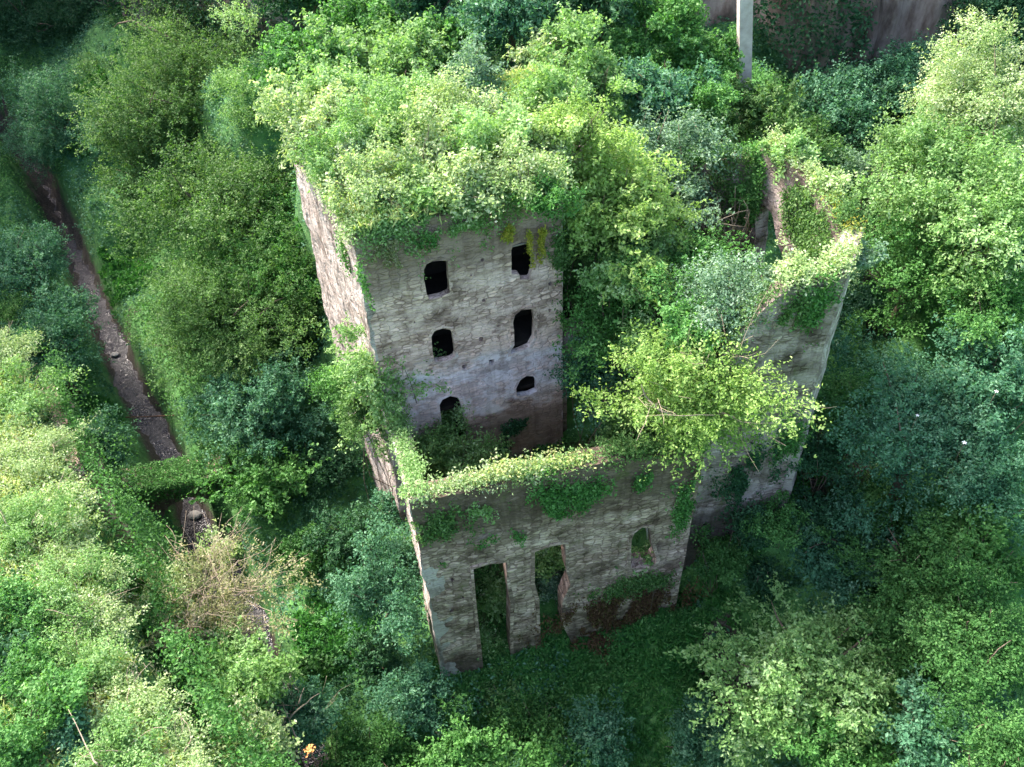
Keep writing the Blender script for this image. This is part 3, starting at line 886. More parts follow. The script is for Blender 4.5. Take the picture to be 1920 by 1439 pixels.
for i_ in range(1, len(TERR) - 1):
    a_, b_ = TERR[i_], TERR[i_ + 1]; L_ = np.linalg.norm((b_ - a_)[:2]); d_ = (b_ - a_)[:2] / L_; nn2 = np.array([-d_[1], d_[0]])
    dens_ = 12 if i_ in (1, 2) else 55
    for _ in range(int(L_ * dens_)):
        t_ = rs0.rand(); h_ = rs0.rand() ** (1.0 if i_ > 2 else 3)
        lp_ = float(vnoise(np.array([[(i_ + t_) * 2.1 * L_ / 4, h_ * 2.0]]), 63, 3)[0])
        if lp_ < -.15: continue
        p_ = a_[:2] + (b_ - a_)[:2] * t_ + nn2 * (.5 + h_ * (1.2 + 1.6 * lp_) + .5 * rs0.rand())
        fc.append((p_[0], p_[1], a_[2] + (b_[2] - a_[2]) * t_ + .5 + .5 * lp_ - h_ * 7))
scatter('terrace_face_creeper', 'green', np.array(fc), (.7, -.2, .4), 'green creepers hanging down the face of the left terrace', size=.17, per=10, spread=.26, knd='stuff')

blades('terrace_grass', 'hay', tp[rs0.choice(len(tp), min(4500, len(tp)), replace=False)] + (0, 0, .3), 'straw coloured grass between the bushes of the left terrace', h=.55, per=9, knd='stuff')

# growth on the mill roof
rp = poly_points(rs0, TOWER_POLY, 14.95, 5200)
zr = .5 + .5 * vnoise(rp[:, :2] * .5, 50)
rp[:, 2] += zr * .5
scatter('roof_undergrowth', 'lime', rp[:3600], (0, 0, 1), 'bright green creepers carpeting the flat roof of the mill', size=.18, per=14, spread=.2, knd='stuff')
blades('roof_grass', 'hay', rp[3600:], 'pale seeding grass between the shrubs on the mill roof', h=.6, per=9, knd='stuff')

# ---- roof shrubs ----------------------------------------------------------
RG = 15.0
roof = [
    ('pale', 575, 232, 15.9, 62, 'pale fluffy shrub overhanging the back left corner of the mill roof'),
    ('lime', 640, 300, 15.9, 58, 'bright shrub on the left roof edge above the pale streaked side wall'),
    ('pale', 680, 340, 15.9, 60, 'tall pale yellow shrub near the front left corner of the mill roof'),
    ('lime', 700, 250, 16.0, 66, 'round lime shrub on the left half of the mill roof, behind the pale corner shrubs'),
    ('pale', 790, 290, 16.1, 70, 'wide pale shrub on the mill roof behind the upper left window'),
    ('lime', 770, 370, 15.6, 50, 'low lime shrub on the roof edge above the left window column'),
    ('pale', 870, 350, 15.9, 62, 'feathery pale shrub at the middle of the front roof edge'),
    ('lime', 930, 260, 16.2, 66, 'lime shrub in the middle of the mill roof, in front of the grey conical one'),
    ('pale', 980, 330, 16.0, 62, 'pale shrub on the roof above the yellow hanging vine'),
    ('yellow', 1080, 235, 16.2, 66, 'yellow green shrub at the right end of the mill roof'),
    ('lime', 1030, 180, 16.0, 64, 'lime bush at the back right of the mill roof'),
    ('pale', 830, 215, 16.0, 58, 'pale shrub left of the grey conical bush on the roof'),
    ('lime', 735, 180, 15.6, 60, 'low bright bush at the back of the roof behind the round lime shrub'),
    ('green', 1030, 375, 15.4, 44, 'darker green bush on the right corner of the front roof edge'),
    ('pale', 1015, 260, 16.0, 50, 'small pale shrub between the roof middle and the yellow green shrub'),
    ('lime', 610, 185, 15.5, 56, 'bright low bush on the far left of the mill roof'),
]
for k, x, y, z, r_, lb in roof:
    plant(k, x, y, z, r_, lb, base=RG, size=.16, wild=.6, dens=1.15, s=(1.05, 1.05, .95), up=1.1)
plant('grey', 880, 128, 16.4, 46, 'grey green conical bush standing at the back of the mill roof', base=14, size=.15, s=(.85, .85, 1.5))
plant('blue', 915, 190, 15.6, 40, 'dark bluish bush in the gap beside the grey conical bush', base=15, size=.15)
plant('green', 762, 412, 14.7, 42, 'glossy dark green ivy clump spilling over the facade left of the upper left window', 'ivy', 'ivy_clump', base=13.5, s=(1.2, .5, .9))

# hillside thicket behind the roof
back = [
    ('lime', 640, 100, 14.3, 80, 'bright bramble mound behind the roof, second from the left'), ('lime', 760, 110, 14.3, 78, 'bright bramble mound behind the middle of the roof'),
    ('green', 560, 110, 14.2, 70, 'bramble mound at the left end of the hillside behind the roof'), ('green', 680, 30, 14.5, 70, 'green thicket at the top edge above the bright brambles'),
    ('blue', 800, 60, 14.0, 46, 'small bluish weed patch among the bright brambles'), ('green', 850, 75, 14.3, 60, 'green bramble mound left of the dark blue green tree'),
    ('lime', 1100, 150, 14.4, 78, 'yellowish bush behind the right end of the roof'), ('lime', 1075, 65, 15.4, 50, 'tall narrow bright bush at the top right of the bramble slope'),
    ('pale', 1010, 95, 14.6, 44, 'small pale bush in front of the dark blue green tree'),
    ('blue', 1235, 165, 13.2, 74, 'dark leaved rounded bush with shaded hollow behind the mill'), ('green', 1315, 105, 12.0, 62, 'green bush left of the pale pillar'),
    ('olive', 1425, 215, 10.0, 72, 'olive feathery bush below the pale pillar'), ('green', 1320, 190, 12.5, 60, 'leafy green bush behind the wing of the mill'),
    ('olive', 1490, 270, 9.5, 60, 'soft olive bush just outside the rear wall of the wing'),
    ('green', 1240, 40, 14.5, 80, 'bright green bush at the top edge right of the dark tree'),
    ('green', 1180, 85, 13.8, 40, 'small bush in the brown gap behind the mill'),
]
for k, x, y, z, r_, lb in back: plant(k, x, y, z, r_, lb, size=.21, s=(1.1, 1, .7))
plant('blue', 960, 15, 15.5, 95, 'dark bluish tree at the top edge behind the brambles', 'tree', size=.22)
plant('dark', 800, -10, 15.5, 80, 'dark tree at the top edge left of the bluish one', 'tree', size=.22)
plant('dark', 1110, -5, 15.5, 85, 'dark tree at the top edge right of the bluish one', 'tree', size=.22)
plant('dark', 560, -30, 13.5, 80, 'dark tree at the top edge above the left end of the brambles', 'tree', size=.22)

# ---- between main block and wing ------------------------------------------
plant('yellow', 1155, 375, 12.8, 124, 'large yellow green tree growing against the right end of the facade', 'tree', base=0, s=(1, 1, .95), wild=.35)
plant('olive', 1130, 470, 10.6, 50, 'olive lower boughs of a small tree hanging beside the facade right edge', 'tree', base=-1)
plant('grey', 1250, 285, 12.6, 84, 'pale blue green tree behind the yellow green one', 'tree', base=0, s=(1, 1, 1.1))
plant('grey', 1300, 370, 11.4, 50, 'small blue green tree left of the bare branches in the wing', 'tree', base=1)
plant('green', 1205, 590, 9.2, 128, 'fresh green tree filling the yard right of the facade', 'tree', base=-2, s=(1, 1, 1))
plant('green', 1240, 500, 9.2, 70, 'green tree with white blossoms between facade and wing', 'tree', base=-1)
plant('blue', 1130, 700, 5.0, 70, 'dark bluish bush low in the yard right of the facade', 'shrub', base=-2)
plant('yellow', 1306, 745, 9.4, 152, 'spreading yellow green tree with spiky shoots over the right end of the front wall', 'tree', base=6.2, s=(1.0, .62, .85), wild=.42, lobes=75, twigs=8, size=.13, dens=.85)
plant('olive', 1180, 800, 5.6, 60, 'olive sprigs behind the front wall, left foot of the yellow green tree', base=-4, wild=.6)
# ---- inside the wing ------------------------------------------------------
plant('green', 1430, 330, 11.6, 60, 'dark green ivy mass hanging inside the rear wall of the wing', 'ivy', 'ivy_clump', base=9, s=(1.1, .8, .9))
plant('grey', 1365, 560, 12.0, 88, 'soft grey green fennel like bush on top of the wing front', 'shrub', base=3, size=.13, dens=1.2)
plant('grey', 1445, 535, 10.0, 40, 'small grey green bush under the arched opening of the wing', 'shrub', base=3, size=.13)
plant('dry', 1350, 580, 10.4, 46, 'straw coloured weeds among the plants on the wing front', 'shrub', base=3, size=.12)
plant('green', 1300, 510, 10.2, 50, 'green bush between bare branches and the white blossom tree', 'shrub', base=3)

# ---- yard and left side ---------------------------------------------------
plant('lime', 835, 850, 1.0, 78, 'fresh green bush filling the left corner of the yard', base=-5, s=(1, 1.2, .9))
plant('lime', 800, 800, 1.5, 40, 'bright bush beside the low arched doorway of the facade', base=-3)
plant('lime', 722, 700, 6.0, 82, 'yellowish green bush hanging on the left corner of the facade', 'shrub', base=-4, s=(.9, .9, 1.3), wild=.4)
plant('olive', 690, 770, 3.4, 50, 'olive flecked creeper bush below the yellowish green one at the left corner', 'shrub', base=-6, s=(.8, .8, 1.3))
plant('green', 655, 730, -1, 60, 'green bush at the foot of the streaked side wall', base=-8)
plant('lime', 930, 1120, -6.0, 46, 'green grassy bush seen through the left tall doorway', base=-8.5, s=(.8, 1, 1.2))
plant('lime', 920, 1195, -8.2, 42, 'ferny green plant standing in the left tall doorway', base=-9.5, s=(1, .8, .8))
plant('grey', 1035, 1100, -5.2, 40, 'bluish plant filling the middle tall doorway', base=-8.5, s=(.8, .8, 1.1))
plant('lime', 1205, 1045, -2.5, 30, 'green bush showing in the right arched window of the front wall', base=-8.5)
plant('lime', 1035, 1050, -3.5, 40, 'green bush behind the top of the middle doorway', base=-8.5)

# ---- big leafy trees left of the mill --------------------------------------
plant('olive', 400, 60, 5.5, 150, 'olive tree crown at the top left with long leafy shoots', 'tree', s=(1.35, 1, .7), wild=.5, lobes=30, dens=1.0)
plant('olive', 330, 210, 3.0, 130, 'olive tree below the topmost one, above the stream', 'tree', s=(1, 1, .8), wild=.4)
plant('lime', 500, 190, 5.5, 90, 'bright tree touching the back left corner of the mill', 'tree', s=(1, 1, .9))
plant('olive', 430, 390, .5, 150, 'tall olive green tree in the middle of the left group', 'tree', s=(1.05, 1, .9), wild=.35)
plant('green', 510, 470, -1, 125, 'dark lower tree between the left group and the side wall', 'tree')
plant('olive', 415, 590, -2, 145, 'lowest olive tree of the left group with small golden leaves', 'tree', s=(1.1, 1, .8), size=.15, dens=1.1)
plant('olive', 540, 580, -4, 85, 'shaded olive tree close to the streaked side wall of the mill', 'tree', size=.15)
plant('olive', 290, 330, -1, 80, 'olive tree on the stream side of the left group', 'tree')
plant('blue', 110, 240, -2, 95, 'bluish tree beside the stream at the upper left', 'tree', s=(.9, 1, 1))
plant('blue', 50, 490, -2, 80, 'bluish tree left of the stream, above the terrace hedge', 'tree')
plant('blue', 85, 650, -4, 80, 'bluish tree leaning over the stream from the left bank', 'tree', s=(1.1, 1, .8))
plant('dark', 60, 40, 0, 110, 'dark tree in the top left corner', 'tree')
plant('dark', 200, 10, 2, 90, 'dark tree behind the olive one at the top left', 'tree')
plant('blue', 185, 820, -7, 50, 'small bluish bush on the grass bank left of the stream')
plant('blue', 490, 765, -5, 105, 'bluish tree right of the stream in front of the left group', 'tree', s=(1.15, 1, .8))
plant('green', 500, 900, -7, 82, 'bush with round light green leaves right of the mossy bridge', size=.24, dens=.8)
plant('dark', 610, 870, -7.5, 66, 'dark green bush between the stream trees and the yard wall')
plant('blue', 715, 1090, -5, 88, 'bluish tree close to the left corner of the front wall', 'tree', s=(.9, 1, 1))
plant('dark', 660, 1010, -7.5, 58, 'dark green bush behind the tree at the left corner')
plant('mid', 590, 1040, -8.5, 56, 'green bush between twiggy bush and bluish corner tree')
plant('blue', 740, 950, -5, 40, 'small green bush against the left wall of the yard')

# ---- lower left -----------------------------------------------------------
plant('dry', 395, 1125, -2.4, 108, 'twiggy pale brown bush half bare beside the stream', s=(1.15, 1, .8), dens=.45, twigs=46, wild=.6, size=.12)
plant('pale', 330, 1130, -1.6, 60, 'pale leafy bush growing through the twiggy brown one', dens=.7, wild=.6, size=.13)
plant('pale', 410, 1030, -3, 36, 'pale leafy sprig bush above the twiggy brown one', dens=.8)
plant('lime', 460, 1290, -2, 88, 'bright lime bush at the bottom left, right of the terrace', s=(.9, 1, 1.1))
plant('green', 330, 1270, -2, 60, 'green bush between terrace hedge and lime bush')
plant('green', 235, 1070, -2.5, 56, 'green bush on the face of the terrace wall')
plant('green', 300, 1170, -1.5, 62, 'green bush on the terrace face left of the twiggy brown bush')
plant('lime', 395, 1230, -2.5, 56, 'lime sprouting bush between the twiggy bush and the bright lime one')
plant('pale', 480, 1400, -1.5, 72, 'pale green bush at the bottom edge below the bright lime bush', wild=.6)
plant('dry', 345, 1180, -1.0, 50, 'small straw coloured twiggy bush on the terrace face', twigs=14, dens=.6)
plant('blue', 580, 1340, -7, 62, 'bluish bush with bare pale branch at the bottom left', twigs=5)
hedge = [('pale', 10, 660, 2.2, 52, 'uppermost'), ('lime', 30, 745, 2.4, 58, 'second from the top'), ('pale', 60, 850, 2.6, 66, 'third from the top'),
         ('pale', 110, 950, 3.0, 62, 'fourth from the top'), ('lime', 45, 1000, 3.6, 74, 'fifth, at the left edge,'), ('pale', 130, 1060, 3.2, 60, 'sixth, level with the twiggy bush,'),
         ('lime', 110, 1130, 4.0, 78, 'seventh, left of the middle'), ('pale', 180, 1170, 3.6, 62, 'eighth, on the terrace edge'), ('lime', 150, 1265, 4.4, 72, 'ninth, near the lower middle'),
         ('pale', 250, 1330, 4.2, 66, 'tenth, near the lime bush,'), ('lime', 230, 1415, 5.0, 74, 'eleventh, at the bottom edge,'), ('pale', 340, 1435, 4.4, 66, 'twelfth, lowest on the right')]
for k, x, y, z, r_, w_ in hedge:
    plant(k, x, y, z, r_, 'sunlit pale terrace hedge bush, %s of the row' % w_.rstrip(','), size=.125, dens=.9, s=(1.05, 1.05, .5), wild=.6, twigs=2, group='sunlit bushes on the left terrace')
plant('green', 30, 1150, 4.6, 60, 'green bush at the left edge of the terrace, above the shaded ones', size=.15)
plant('green', 120, 1310, 5.4, 60, 'mid green bush among the pale ones at the lower left', size=.15)
plant('dark', 40, 1230, 4.6, 50, 'dark green bush in the hollow at the left edge', size=.15)
plant('pale', 125, 985, 3.4, 46, 'small pale bush on the terrace edge facing the stream', size=.13)
plant('green', 60, 1270, 4.5, 70, 'shaded green bush in the lower left behind the terrace hedge', size=.15)
plant('green', 30, 1400, 5.2, 80, 'green bush in the bottom left corner', size=.15)
plant('blue', 130, 1380, 4.6, 56, 'dark bluish bush beside the bottom left corner bush', size=.15)

# ---- bottom ---------------------------------------------------------------
low = [('blue', 780, 1320, -8.5, 66, 'bluish bush in front of the left corner of the mill'), ('dark', 700, 1230, -9.3, 48, 'low dark bush left of the mill corner'),
       ('mid', 700, 1400, -8.5, 70, 'green bush at the bottom edge below the mill corner'), ('green', 860, 1420, -8.2, 72, 'bright bush at the bottom edge, left of centre'),
       ('green', 960, 1240, -9.5, 40, 'low creeper bush at the foot of the pier between the doorways'), ('mid', 1000, 1350, -9.5, 56, 'mid green bush in front of the doorways'),
       ('blue', 1120, 1385, -8.8, 60, 'bluish arching bush on the grass at the bottom edge'), ('blue', 1310, 1405, -9.0, 62, 'bluish bush below the bare earth patch'),
       ('green', 1020, 1430, -8.5, 56, 'green bush at the middle of the bottom edge'), ('olive', 940, 1290, -9.6, 34, 'small yellowish weed at the foot of the front wall'),
       ('blue', 1340, 1150, -7.5, 34, 'small drooping bluish bush on the grass right of the front wall'),
       ('rust', 1110, 1190, -8.6, 40, 'brownish creeper mound under the right window of the front wall'), ]
for k, x, y, z, r_, lb in low: plant(k, x, y, z, r_, lb, size=.19, s=(1.1, 1, .8), wild=.45)

for k, x, y, z, r_, lb in [('green', 1050, 1180, -9.6, 34, 'ferny plant in front of the middle tall doorway'), ('green', 1110, 1245, -9.8, 36, 'low green bush on the grass under the dead creeper'),
                           ('green', 1200, 1300, -10.6, 40, 'green fern clump in the middle of the front grass'), ('blue', 1225, 1215, -9.6, 26, 'small bluish sprig on the front grass'),
                           ('green', 890, 1290, -10, 40, 'green bush at the foot of the left pier of the front wall'), ('green', 1340, 1060, -8, 40, 'green bush at the foot of the wing beside the front wall end'),
                           ('mid', 600, 1230, -10.3, 44, 'green weeds on the dark grass left of the mill'), ('green', 1440, 1060, -7, 40, 'green weeds on the dark grass right of the mill')]:
    plant(k, x, y, z, r_, lb, size=.2, s=(1.2, 1, .6), wild=.6, dens=.8)
# ---- right bank -----------------------------------------------------------
plant('lime', 1520, 1250, -3.0, 150, 'large bright green tree at the lower right', 'tree', s=(1, 1, .85), size=.2)
plant('green', 1600, 1390, -3.5, 110, 'green tree at the bottom edge right of the large bright one', 'tree')
plant('blue', 1580, 1010, -2.5, 100, 'bluish tree with drooping boughs above the large bright green one', 'tree', s=(1.2, 1, .6), wild=.5)
plant('blue', 1730, 800, 3.0, 165, 'big bluish tree with white blossoms on the right bank', 'tree', s=(1.05, 1, .85))
plant('blue', 1860, 720, 5.0, 110, 'bluish tree at the right edge behind the white blossom tree', 'tree')
plant('blue', 1850, 900, 3.5, 90, 'bluish tree at the right edge in front of the white blossom tree', 'tree')
plant('mid', 1720, 1060, -1, 120, 'green tree right of the drooping bluish boughs', 'tree')
plant('mid', 1830, 1050, 1.5, 100, 'leafy green tree at the right edge below the bluish trees', 'tree')
plant('mid', 1700, 1200, -2, 90, 'green tree beside the large bright one, lower right', 'tree')
plant('mid', 1830, 1220, 1.0, 120, 'green tree at the lower right edge', 'tree')
plant('blue', 1760, 1370, -1, 100, 'bluish green tree at the bottom right', 'tree')
plant('mid', 1890, 1400, 2, 90, 'green tree in the bottom right corner', 'tree')
plant('lime', 1760, 330, 9.5, 130, 'sunny lime tree on the right bank beside the wing', 'tree', s=(1, 1, .9))
plant('pale', 1860, 200, 11.5, 120, 'tall pale sunlit tree at the upper right edge', 'tree', s=(.9, 1, 1.1), wild=.45)
plant('lime', 1870, 420, 9.5, 120, 'lime tree at the right edge, below the tall pale one', 'tree')
plant('green', 1720, 500, 5.5, 110, 'green tree right of the wing corner', 'tree')
plant('green', 1860, 570, 6.5, 90, 'green tree at the right edge above the bluish trees', 'tree')
plant('blue', 1650, 560, 1.0, 60, 'dark bush in the gap right of the wing corner')
plant('blue', 1590, 205, 6.5, 88, 'dark bluish tree under the cliff, left one', 'tree', size=.2)
plant('blue', 1730, 150, 8.0, 92, 'dark bluish tree under the cliff, right one', 'tree', size=.2)
plant('dark', 1860, 50, 11, 90, 'dark tree in the top right corner', 'tree', size=.2)
plant('dark', 1620, 290, 5.0, 80, 'dark tree in the hollow behind the wing', 'tree', size=.2)
plant('grey', 1640, 330, 7.0, 48, 'grey green leafy bush between wing and lime tree')
plant('pale', 1500, 500, 14.1, 34, 'pale bush on the front wall top of the wing near the corner', base=13.9, size=.13)
plant('green', 1310, 620, 11.4, 66, 'mid green bush above the crown of the spreading yellow green tree', 'shrub', base=3)
plant('green', 1120, 545, 9.6, 44, 'mid green boughs beside the right edge of the facade', 'shrub', base=3)
plant('green', 1330, 470, 10.6, 50, 'leafy green bush at the foot of the dry stems in the wing', 'shrub', base=3)
plant('blue', 1190, 455, 10.6, 60, 'bluish green bush under the large yellow green tree', 'shrub', base=2)
plant('lime', 1180, 520, 11.2, 60, 'light green bush spilling down between the facade and the spreading tree', 'shrub', base=2)
plant('lime', 1230, 640, 9.8, 58, 'light green bush just left above the spreading yellow green tree', 'shrub', base=0)
plant('lime', 1250, 470, 10.8, 50, 'lime bush in front of the white blossom tree', 'shrub', base=3)
for k, lx, ly, lz, r_, lb in [('mid', 10.2, 24.0, -3.6, 1.3, 'mid green bush at the left foot of the wing wall'), ('dark', 11.8, 24.6, -1.6, 1.2, 'dark bush against the middle foot of the wing wall'),
                           ('green', 13.2, 24.4, -1.0, 1.1, 'leafy green bush at the right foot of the wing wall'), ('dark', 12.6, 23.0, -3.8, 1.2, 'dark bush on the bank below the wing wall'),
                           ('dark', 15.4, 26.6, 1.6, 1.3, 'dark bush against the outer right side of the wing'), ('mid', 16.0, 28.4, 3.6, 1.5, 'tall green bush rising beside the outer right side of the wing'),
                           ('dark', 15.0, 25.2, -.8, 1.1, 'dark bush at the outer right foot of the wing')]:
    plant(k, 0, 0, 0, 0, lb, loc=(lx, ly, lz), r=r_, size=.16, wild=.6)
plant('green', 1560, 920, -4.5, 40, 'green weeds at the outer foot of the wing')

# ------------------------------------------------------------------ growth on wall tops and faces
def top_growth(wall, z0, z1, u0, u1, name, kind, label, per_m=60, width=.8, size=.13, droop=.6, off=-.4):
    SEED[0] += 1; rs = np.random.RandomState(SEED[0])
    n = int((u1 - u0) * per_m * 1.3); u = rs.uniform(u0, u1, n); t = (u - u0) / (u1 - u0)
    z = z0 + (z1 - z0) * t + .05
    lump = .5 + .5 * vnoise(np.stack([u * 1.1, np.zeros(n)], 1), SEED[0], 4)
    lump2 = .5 + .5 * vnoise(np.stack([u * 2.3, np.ones(n)], 1), SEED[0] + 7, 4)
    o = rs.normal(off, width * .38, n)
    over = np.clip(o, 0, None)
    hang = over * 5.0 * droop * lump2 ** 2
    o = np.where(o > .10, .10 + rs.rand(n) * .12, o)
    z = z + np.where(over > 0, -hang, (lump ** 2) * 1.0 * rs.rand(n) ** 1.5)
    ok = (lump + .4 * rs.rand(n) > .38) & ~((over > .12) & (lump2 < .45))
    P = np.array([wall.pt(a, c, b) for a, b, c in zip(u[ok], o[ok], z[ok])])
    return scatter(name, kind, P, (wall.n[0] * .3, wall.n[1] * .3, .9), label, 'creeper', size=size, per=8, spread=.13)


def ivy_patch(wall, px, py, ru, rz, n, kind, label, size=.15, name='ivy'):
    """trailing growth: ragged, denser at its top, running down in strands"""
    SEED[0] += 1; rs = np.random.RandomState(SEED[0])
    u0, z0 = wall.uz(px, py); m = n * 3
    a = rs.normal(0, .55, m); b = rs.normal(0, .55, m)
    k = vnoise(np.stack([a * ru * 2.6, b * rz * .9], 1), SEED[0], 3) + .35 * b
    ok = k > -.05
    a, b = a[ok][:n], b[ok][:n]
    P = np.array([wall.pt(u0 + ru * x, z0 + rz * y, .06 + .14 * rs.rand()) for x, y in zip(a, b)])
    return scatter(name, kind, P, (wall.n[0], wall.n[1], .1), label, 'ivy', size=size, per=5, spread=.09, up=.25)


def hanging(wall, px, py, ru, length, n, kind, label, size=.12, name='hanging_vine', strands=12):
    SEED[0] += 1; rs = np.random.RandomState(SEED[0])
    u0, z0 = wall.uz(px, py); P = []
    for s in range(strands):
        u = u0 + rs.uniform(-ru, ru); L = length * rs.uniform(.3, 1.0)
        for t in np.linspace(0, 1, int(8 + L * 9)):
            P.append(wall.pt(u + .1 * math.sin(t * 5 + s), z0 - L * t, .15 + .15 * (1 - t)))
    return scatter(name, kind, np.array(P), (wall.n[0], wall.n[1], 0), label, 'vine', size=size, per=n, spread=.06, up=.1)


CR_ = np.random.RandomState(91); cv = []
for k_ in range(12000):
    x_ = CR_.uniform(-60, 14) if k_ < 7000 else CR_.uniform(14, 50); z_ = CR_.uniform(-6, 20)
    yb = np.interp(x_, [-56, -44, -36, -22, -8, 6, 15, 22, 30, 38, 50], [104, 92, 84, 71, 67, 66, 61, 57, 57, 54, 50])
    if x_ > 14 and vnoise(np.array([[x_ * .45, z_ * .08]]), 92)[0] < -.3: continue
    cv.append((x_, yb - 1.0 + .1 * z_ - CR_.rand() * 1.2, z_))
scatter('cliff_ivy', 'dark', np.array(cv), (0, -.8, .4), 'dark ivy hanging over the cliff behind the mill', size=.3, per=10, spread=.4, knd='stuff')
top_growth(wf, 7.0, 7.0, .1, 6.0, 'wall_top_creeper', 'pale', 'pale sunlit creeper on the left half of the front wall top', 60, width=.65)
top_growth(wf, 7.0, 6.9, 5.0, 9.0, 'wall_top_creeper', 'lime', 'bright moss and weeds on the middle of the front wall top', 45, width=.6)
top_growth(wf, 6.9, 6.6, 8.5, wf.L, 'wall_top_creeper', 'olive', 'olive growth on the right end of the front wall top under the yellow tree', 80)
top_growth(wy, 3.6, 7.0, 0, wy.L, 'wall_top_creeper', 'lime', 'lime creeper on the sloping top of the left yard wall', 60)
top_growth(ww, 13.8, 14.0, 2.0, ww.L, 'wall_top_creeper', 'pale', 'pale growth on the top of the wing front wall', 80)
top_growth(ww, 11, 13.6, 0, 2.2, 'wall_top_creeper', 'olive', 'olive growth on the broken left end of the wing front wall', 60)
top_growth(wx, 14, 14, 0, wx.L, 'wall_top_creeper', 'pale', 'pale overhanging creeper on the outer right corner of the wing', 65, droop=1.4)
top_growth(wx2, 14, 14, 0, wx2.L, 'wall_top_creeper', 'lime', 'yellowish creeper on the right wall top of the wing', 50)
top_growth(wx3, 14, 14, 0, wx3.L, 'wall_top_creeper', 'pale', 'pale creeper on the curved rear wall top of the wing', 50)
top_growth(wb, 13.8, 11.5, 0, 5.0, 'wall_top_creeper', 'green', 'green growth on the hidden rear wall top of the wing', 60)
top_growth(wt, 15.0, 15.0, 0, wt.L, 'roof_edge_creeper', 'lime', 'lime growth along the front roof edge above the facade', 150, width=1.1, droop=1.0, off=-.15)
top_growth(wl, 15.0, 15.0, 0, wl.L, 'roof_edge_creeper', 'pale', 'pale growth along the left roof edge above the side wall', 80, width=1.0, droop=.8, off=-.3)

top_growth(wx2, 14, 14, 0, wx2.L, 'wall_top_creeper', 'gold', 'rusty golden weeds on the right wall top of the wing', 22, width=.5)
top_growth(wx3, 14, 14, 0, wx3.L, 'wall_top_creeper', 'hay', 'straw coloured weeds on the rear wall top of the wing', 22, width=.6)
top_growth(wx, 14, 14, 0, wx.L, 'wall_top_creeper', 'hay', 'straw coloured weeds on the corner of the wing wall', 26, width=.6)
top_growth(wf, 7, 7, 2, 8, 'wall_top_creeper', 'hay', 'straw and rust tinted moss along the front wall top', 30, width=.6)
plant('lime', 1480, 285, 14.3, 42, 'small lime bush on the rear wall top of the wing', base=13.9, size=.14)
plant('pale', 1555, 350, 14.3, 36, 'small pale bush on the right wall top of the wing', base=13.9, size=.14)
plant('grey', 1610, 480, 13.4, 34, 'grey green sprig hanging at the outer corner of the wing', base=12.8, size=.13)
plant('olive', 1590, 405, 14.2, 34, 'little olive bush near the outermost corner of the wing wall top', base=13.9, size=.13)
hanging(wt, 1000, 425, .35, 2.2, 7, 'gold', 'yellow vine dangling in front of the upper right window', strands=7)
hanging(wt, 945, 418, .25, 1.0, 7, 'gold', 'short yellow vine hanging left of the upper right window', strands=5)
hanging(wt, 800, 430, .6, 1.3, 4, 'green', 'thin dark vine trailing down beside the upper left window', strands=8)
hanging(wt, 880, 410, .9, .6, 6, 'lime', 'short lime fringe hanging over the middle of the facade', strands=14)
hanging(wt, 715, 450, .5, 1.6, 6, 'dry', 'dry brown vine on the upper left corner of the facade', strands=9)
ivy_patch(wt, 1048, 470, .45, 1.5, 200, 'olive', 'olive ivy covering the upper right edge of the facade')
ivy_patch(wt, 1052, 620, .25, 1.0, 70, 'green', 'thin green ivy on the right edge of the facade, lower down')
ivy_patch(wt, 965, 800, 1.0, .6, 170, 'dark', 'dark ivy low on the facade below the round window')
ivy_patch(wt, 930, 850, 1.3, .8, 160, 'dark', 'sparse ivy on the brown base of the facade')
for px, py, ru, rz, n, k, lb in [
    (1030, 950, .8, 1.6, 420, 'green', 'green ivy hanging over the lintel above the middle doorway'),
    (1090, 930, 1.3, 1.0, 420, 'green', 'broad green ivy under the top of the front wall, right of the middle'),
    (830, 985, 1.2, 1.2, 300, 'olive', 'olive ivy with pale leaves on the upper left of the front wall'),
    (870, 970, 1.0, .7, 150, 'lime', 'light sprigs of ivy just under the left wall top'),
    (1215, 905, .9, .7, 220, 'green', 'green ivy patch above the arched window of the front wall'),
    (1280, 950, .6, 1.8, 330, 'green', 'tall ivy column on the right end of the front wall'),
    (940, 1010, .8, .4, 120, 'green', 'small ivy sprigs over the left doorway'),
    (1185, 1095, 2.0, .9, 520, 'olive', 'olive creeper beneath the arched window of the front wall'),
    (1160, 1150, 2.8, 1.7, 2600, 'rust', 'rusty brown dead creeper covering the lower right of the front wall'),
    (835, 1060, .3, .3, 30, 'green', 'tiny ivy sprig at the left edge of the front wall')]:
    ivy_patch(wf, px, py, ru, rz, n, k, lb)
for px, py, ru, rz, n, k, lb in [
    (1530, 570, .7, 1.3, 300, 'green', 'green ivy hanging from the wing front wall near its corner'),
    (1480, 600, .8, 1.2, 200, 'olive', 'brownish ivy below the wing wall top, left part'),
    (1400, 900, 1.3, 2.4, 620, 'dark', 'dark ivy on the lower part of the wing front wall'),
    (1480, 830, .8, 2.2, 260, 'green', 'green ivy low on the right part of the wing front wall')]:
    ivy_patch(ww, px, py, ru, rz, n, k, lb)
ivy_patch(wx, 1570, 690, .7, 1.1, 160, 'green', 'small ivy patch on the pale outer side of the wing')
ivy_patch(wx, 1585, 560, .6, 1.4, 150, 'pale', 'pale trailing creeper on the outer corner of the wing')
ivy_patch(wl, 650, 470, .6, 1.1, 70, 'green', 'small green ivy tuft on the streaked side wall')
ivy_patch(wl, 690, 540, .5, 1.0, 60, 'green', 'lower ivy tuft on the streaked side wall')

